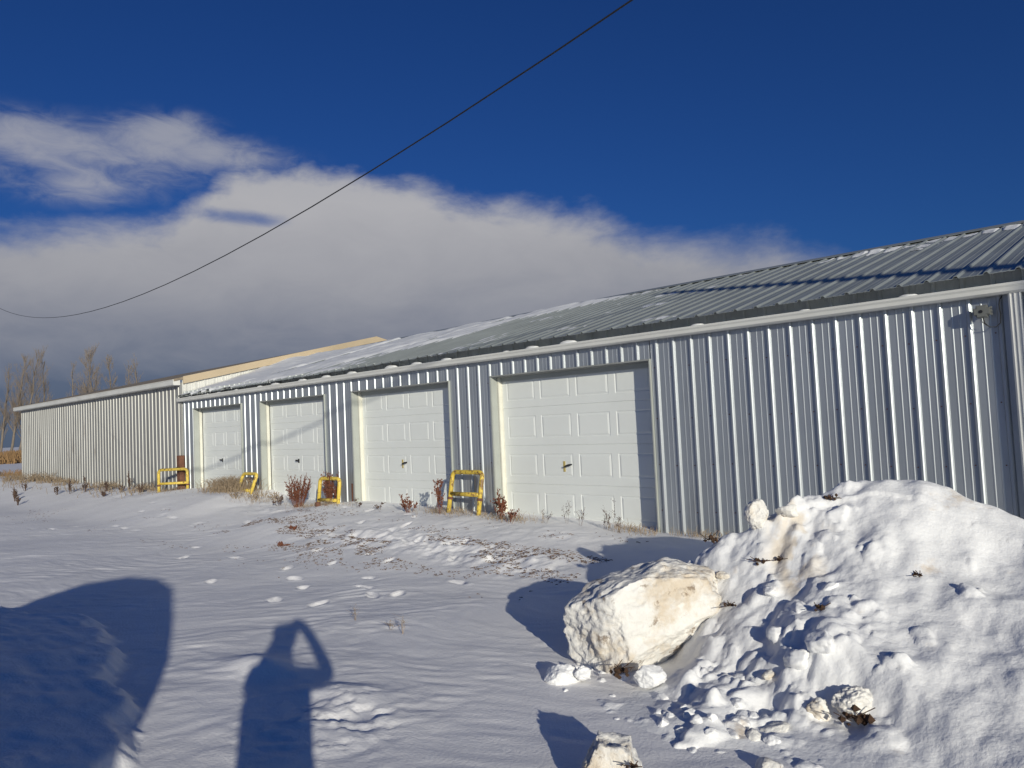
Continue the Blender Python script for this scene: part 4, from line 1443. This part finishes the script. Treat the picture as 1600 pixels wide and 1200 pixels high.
person = empty('person', bp(-0.08, -0.25, 0), 0, 'person in a dark coat holding a camera up to the face', 'person')
joints = {'pelvis': (bp(-0.08, -0.27, 0.88), 0.15), 'waist': (bp(-0.08, -0.27, 1.05), 0.135), 'chest': (bp(-0.09, -0.27, 1.24), 0.15), 'neck0': (bp(-0.07, -0.25, 1.38), 0.09), 'neck': (bp(-0.05, -0.23, 1.45), 0.06),
          'head': (bp(-0.04, -0.20, 1.54), 0.11), 'crown': (bp(-0.03, -0.20, 1.625), 0.10),
          'ls': (bp(-0.22, -0.26, 1.34), 0.07), 'le': (bp(-0.24, -0.12, 1.22), 0.05), 'lw': (bp(-0.10, -0.08, 1.47), 0.035),
          'rs': (bp(0.06, -0.26, 1.30), 0.07), 're': (bp(0.23, -0.16, 1.25), 0.05), 'rw': (bp(0.15, -0.09, 1.46), 0.042), 'rh': (bp(0.085, -0.075, 1.57), 0.045),
          'lh': (bp(-0.06, -0.06, 1.55), 0.035),
          'lhip': (bp(-0.17, -0.27, 0.82), 0.095), 'lk': (bp(-0.18, -0.24, 0.46), 0.065), 'la': (bp(-0.18, -0.28, 0.10), 0.045), 'lf': (bp(-0.19, -0.12, 0.04), 0.04),
          'rhip': (bp(0.01, -0.27, 0.82), 0.095), 'rk': (bp(0.02, -0.24, 0.46), 0.065), 'ra': (bp(0.03, -0.28, 0.10), 0.045), 'rf': (bp(0.05, -0.12, 0.04), 0.04)}
ed = [('pelvis', 'waist'), ('waist', 'chest'), ('chest', 'neck0'), ('neck0', 'neck'), ('neck', 'head'), ('head', 'crown'), ('chest', 'ls'), ('ls', 'le'), ('le', 'lw'), ('lw', 'lh'), ('chest', 'rs'), ('rs', 're'), ('re', 'rw'), ('rw', 'rh'), ('rh', 'rh2'),
      ('pelvis', 'lhip'), ('lhip', 'lk'), ('lk', 'la'), ('la', 'lf'), ('pelvis', 'rhip'), ('rhip', 'rk'), ('rk', 'ra'), ('ra', 'rf')]
joints['rh2'] = (bp(0.01, -0.10, 1.60), 0.05)
names = list(joints)
me = bpy.data.meshes.new('body')
me.from_pydata([tuple(joints[k][0]) for k in names], [(names.index(a), names.index(b)) for a, b in ed], [])
me.materials.append(M['coat'])
bo = link('body', me, person)
bo.location = -person.location
sk = bo.modifiers.new('skin', 'SKIN')
for i, k in enumerate(names):
    me.skin_vertices[0].data[i].radius = (joints[k][1], joints[k][1])
me.skin_vertices[0].data[0].use_root = True
ss = bo.modifiers.new('sub', 'SUBSURF')
ss.levels = ss.render_levels = 2
m = MB()
rings = [(1.22, 0.19, 0.15), (1.0, 0.17, 0.15), (0.75, 0.21, 0.17), (0.48, 0.24, 0.19)]
vs = []
for z, ra, rb in rings:
    for k in range(18):
        a = 2 * math.pi * k / 18
        vs.append(tuple(bp(-0.085 + ra * math.cos(a), -0.27 + rb * math.sin(a), z)))
fs = [(i * 18 + k, i * 18 + (k + 1) % 18, (i + 1) * 18 + (k + 1) % 18, (i + 1) * 18 + k) for i in range(3) for k in range(18)]
m.add(vs, fs)
o = m.build('coat_skirt', M['coat'], person, smooth=True)
o.location = -person.location
hc = empty('handheld_camera', bp(0.0, -0.085, 1.555), math.atan2(-0.681, 0.73), 'small black compact camera held by the photographer', 'camera')
m = MB()
m.box((-0.05, -0.03, -0.032), (0.05, 0.0, 0.032))
m.build('camera_body', M['black'], hc)
m = MB()
m.tube([(0.005, 0.0, 0.0), (0.005, 0.025, 0.0)], 0.02, 14)
m.build('lens_barrel', M['black'], hc, fix=True)

# ------------------------------------------------------------------ van parked behind (seen by its shadow)
vang = math.atan2(nvec.y, nvec.x) - R(11) + math.pi
van = empty('parked_van', bp(-2.2, -3.2, 0.05), vang, 'dark high roofed van parked behind and left of the photographer', 'van')
sec = [(0.97, 0.35), (1.0, 0.6), (1.0, 1.45), (0.96, 1.62), (0.80, 1.93), (0.60, 2.25), (0.36, 2.40), (0.0, 2.46)]


def ring(x, k):
    half = [(yy * k[0], 0.35 + (z - 0.35) * k[1]) for yy, z in sec]
    return [(x, -yy, z) for yy, z in half] + [(x, yy, z) for yy, z in half[::-1][1:]]


m = MB()
st_ = [(-2.6, (0.96, 0.98)), (-2.4, (1, 1)), (1.0, (1, 1)), (1.9, (0.97, 0.80)), (2.5, (0.93, 0.45)), (2.7, (0.88, 0.38))]
nr = len(sec) * 2 - 1
vs = []
for x, k in st_:
    vs += ring(x, k)
fs = []
for i in range(len(st_) - 1):
    for j in range(nr):
        j2 = (j + 1) % nr
        fs.append((i * nr + j, i * nr + j2, (i + 1) * nr + j2, (i + 1) * nr + j))
fs += [tuple(range(nr))[::-1], tuple((len(st_) - 1) * nr + j for j in range(nr))]
m.add(vs, fs)
m.build('body', M['van'], van, fix=True)
for sx in (-1.6, 1.7):
    for sy in (-0.88, 0.88):
        m = MB()
        m.tube([(sx, sy - 0.12, 0.36), (sx, sy + 0.12, 0.36)], 0.36, 20)
        m.build('wheel', M['tyre'], van, fix=True)
m = MB()
m.box((1.0, -1.28, 1.25), (1.12, -1.06, 1.5))
m.box((1.0, -1.07, 1.3), (1.05, -0.98, 1.36))
m.build('wing_mirror', M['black'], van)
m = MB()
m.box((1.0, 1.06, 1.25), (1.12, 1.28, 1.5))
m.box((1.0, 0.98, 1.3), (1.05, 1.07, 1.36))
m.build('wing_mirror', M['black'], van)
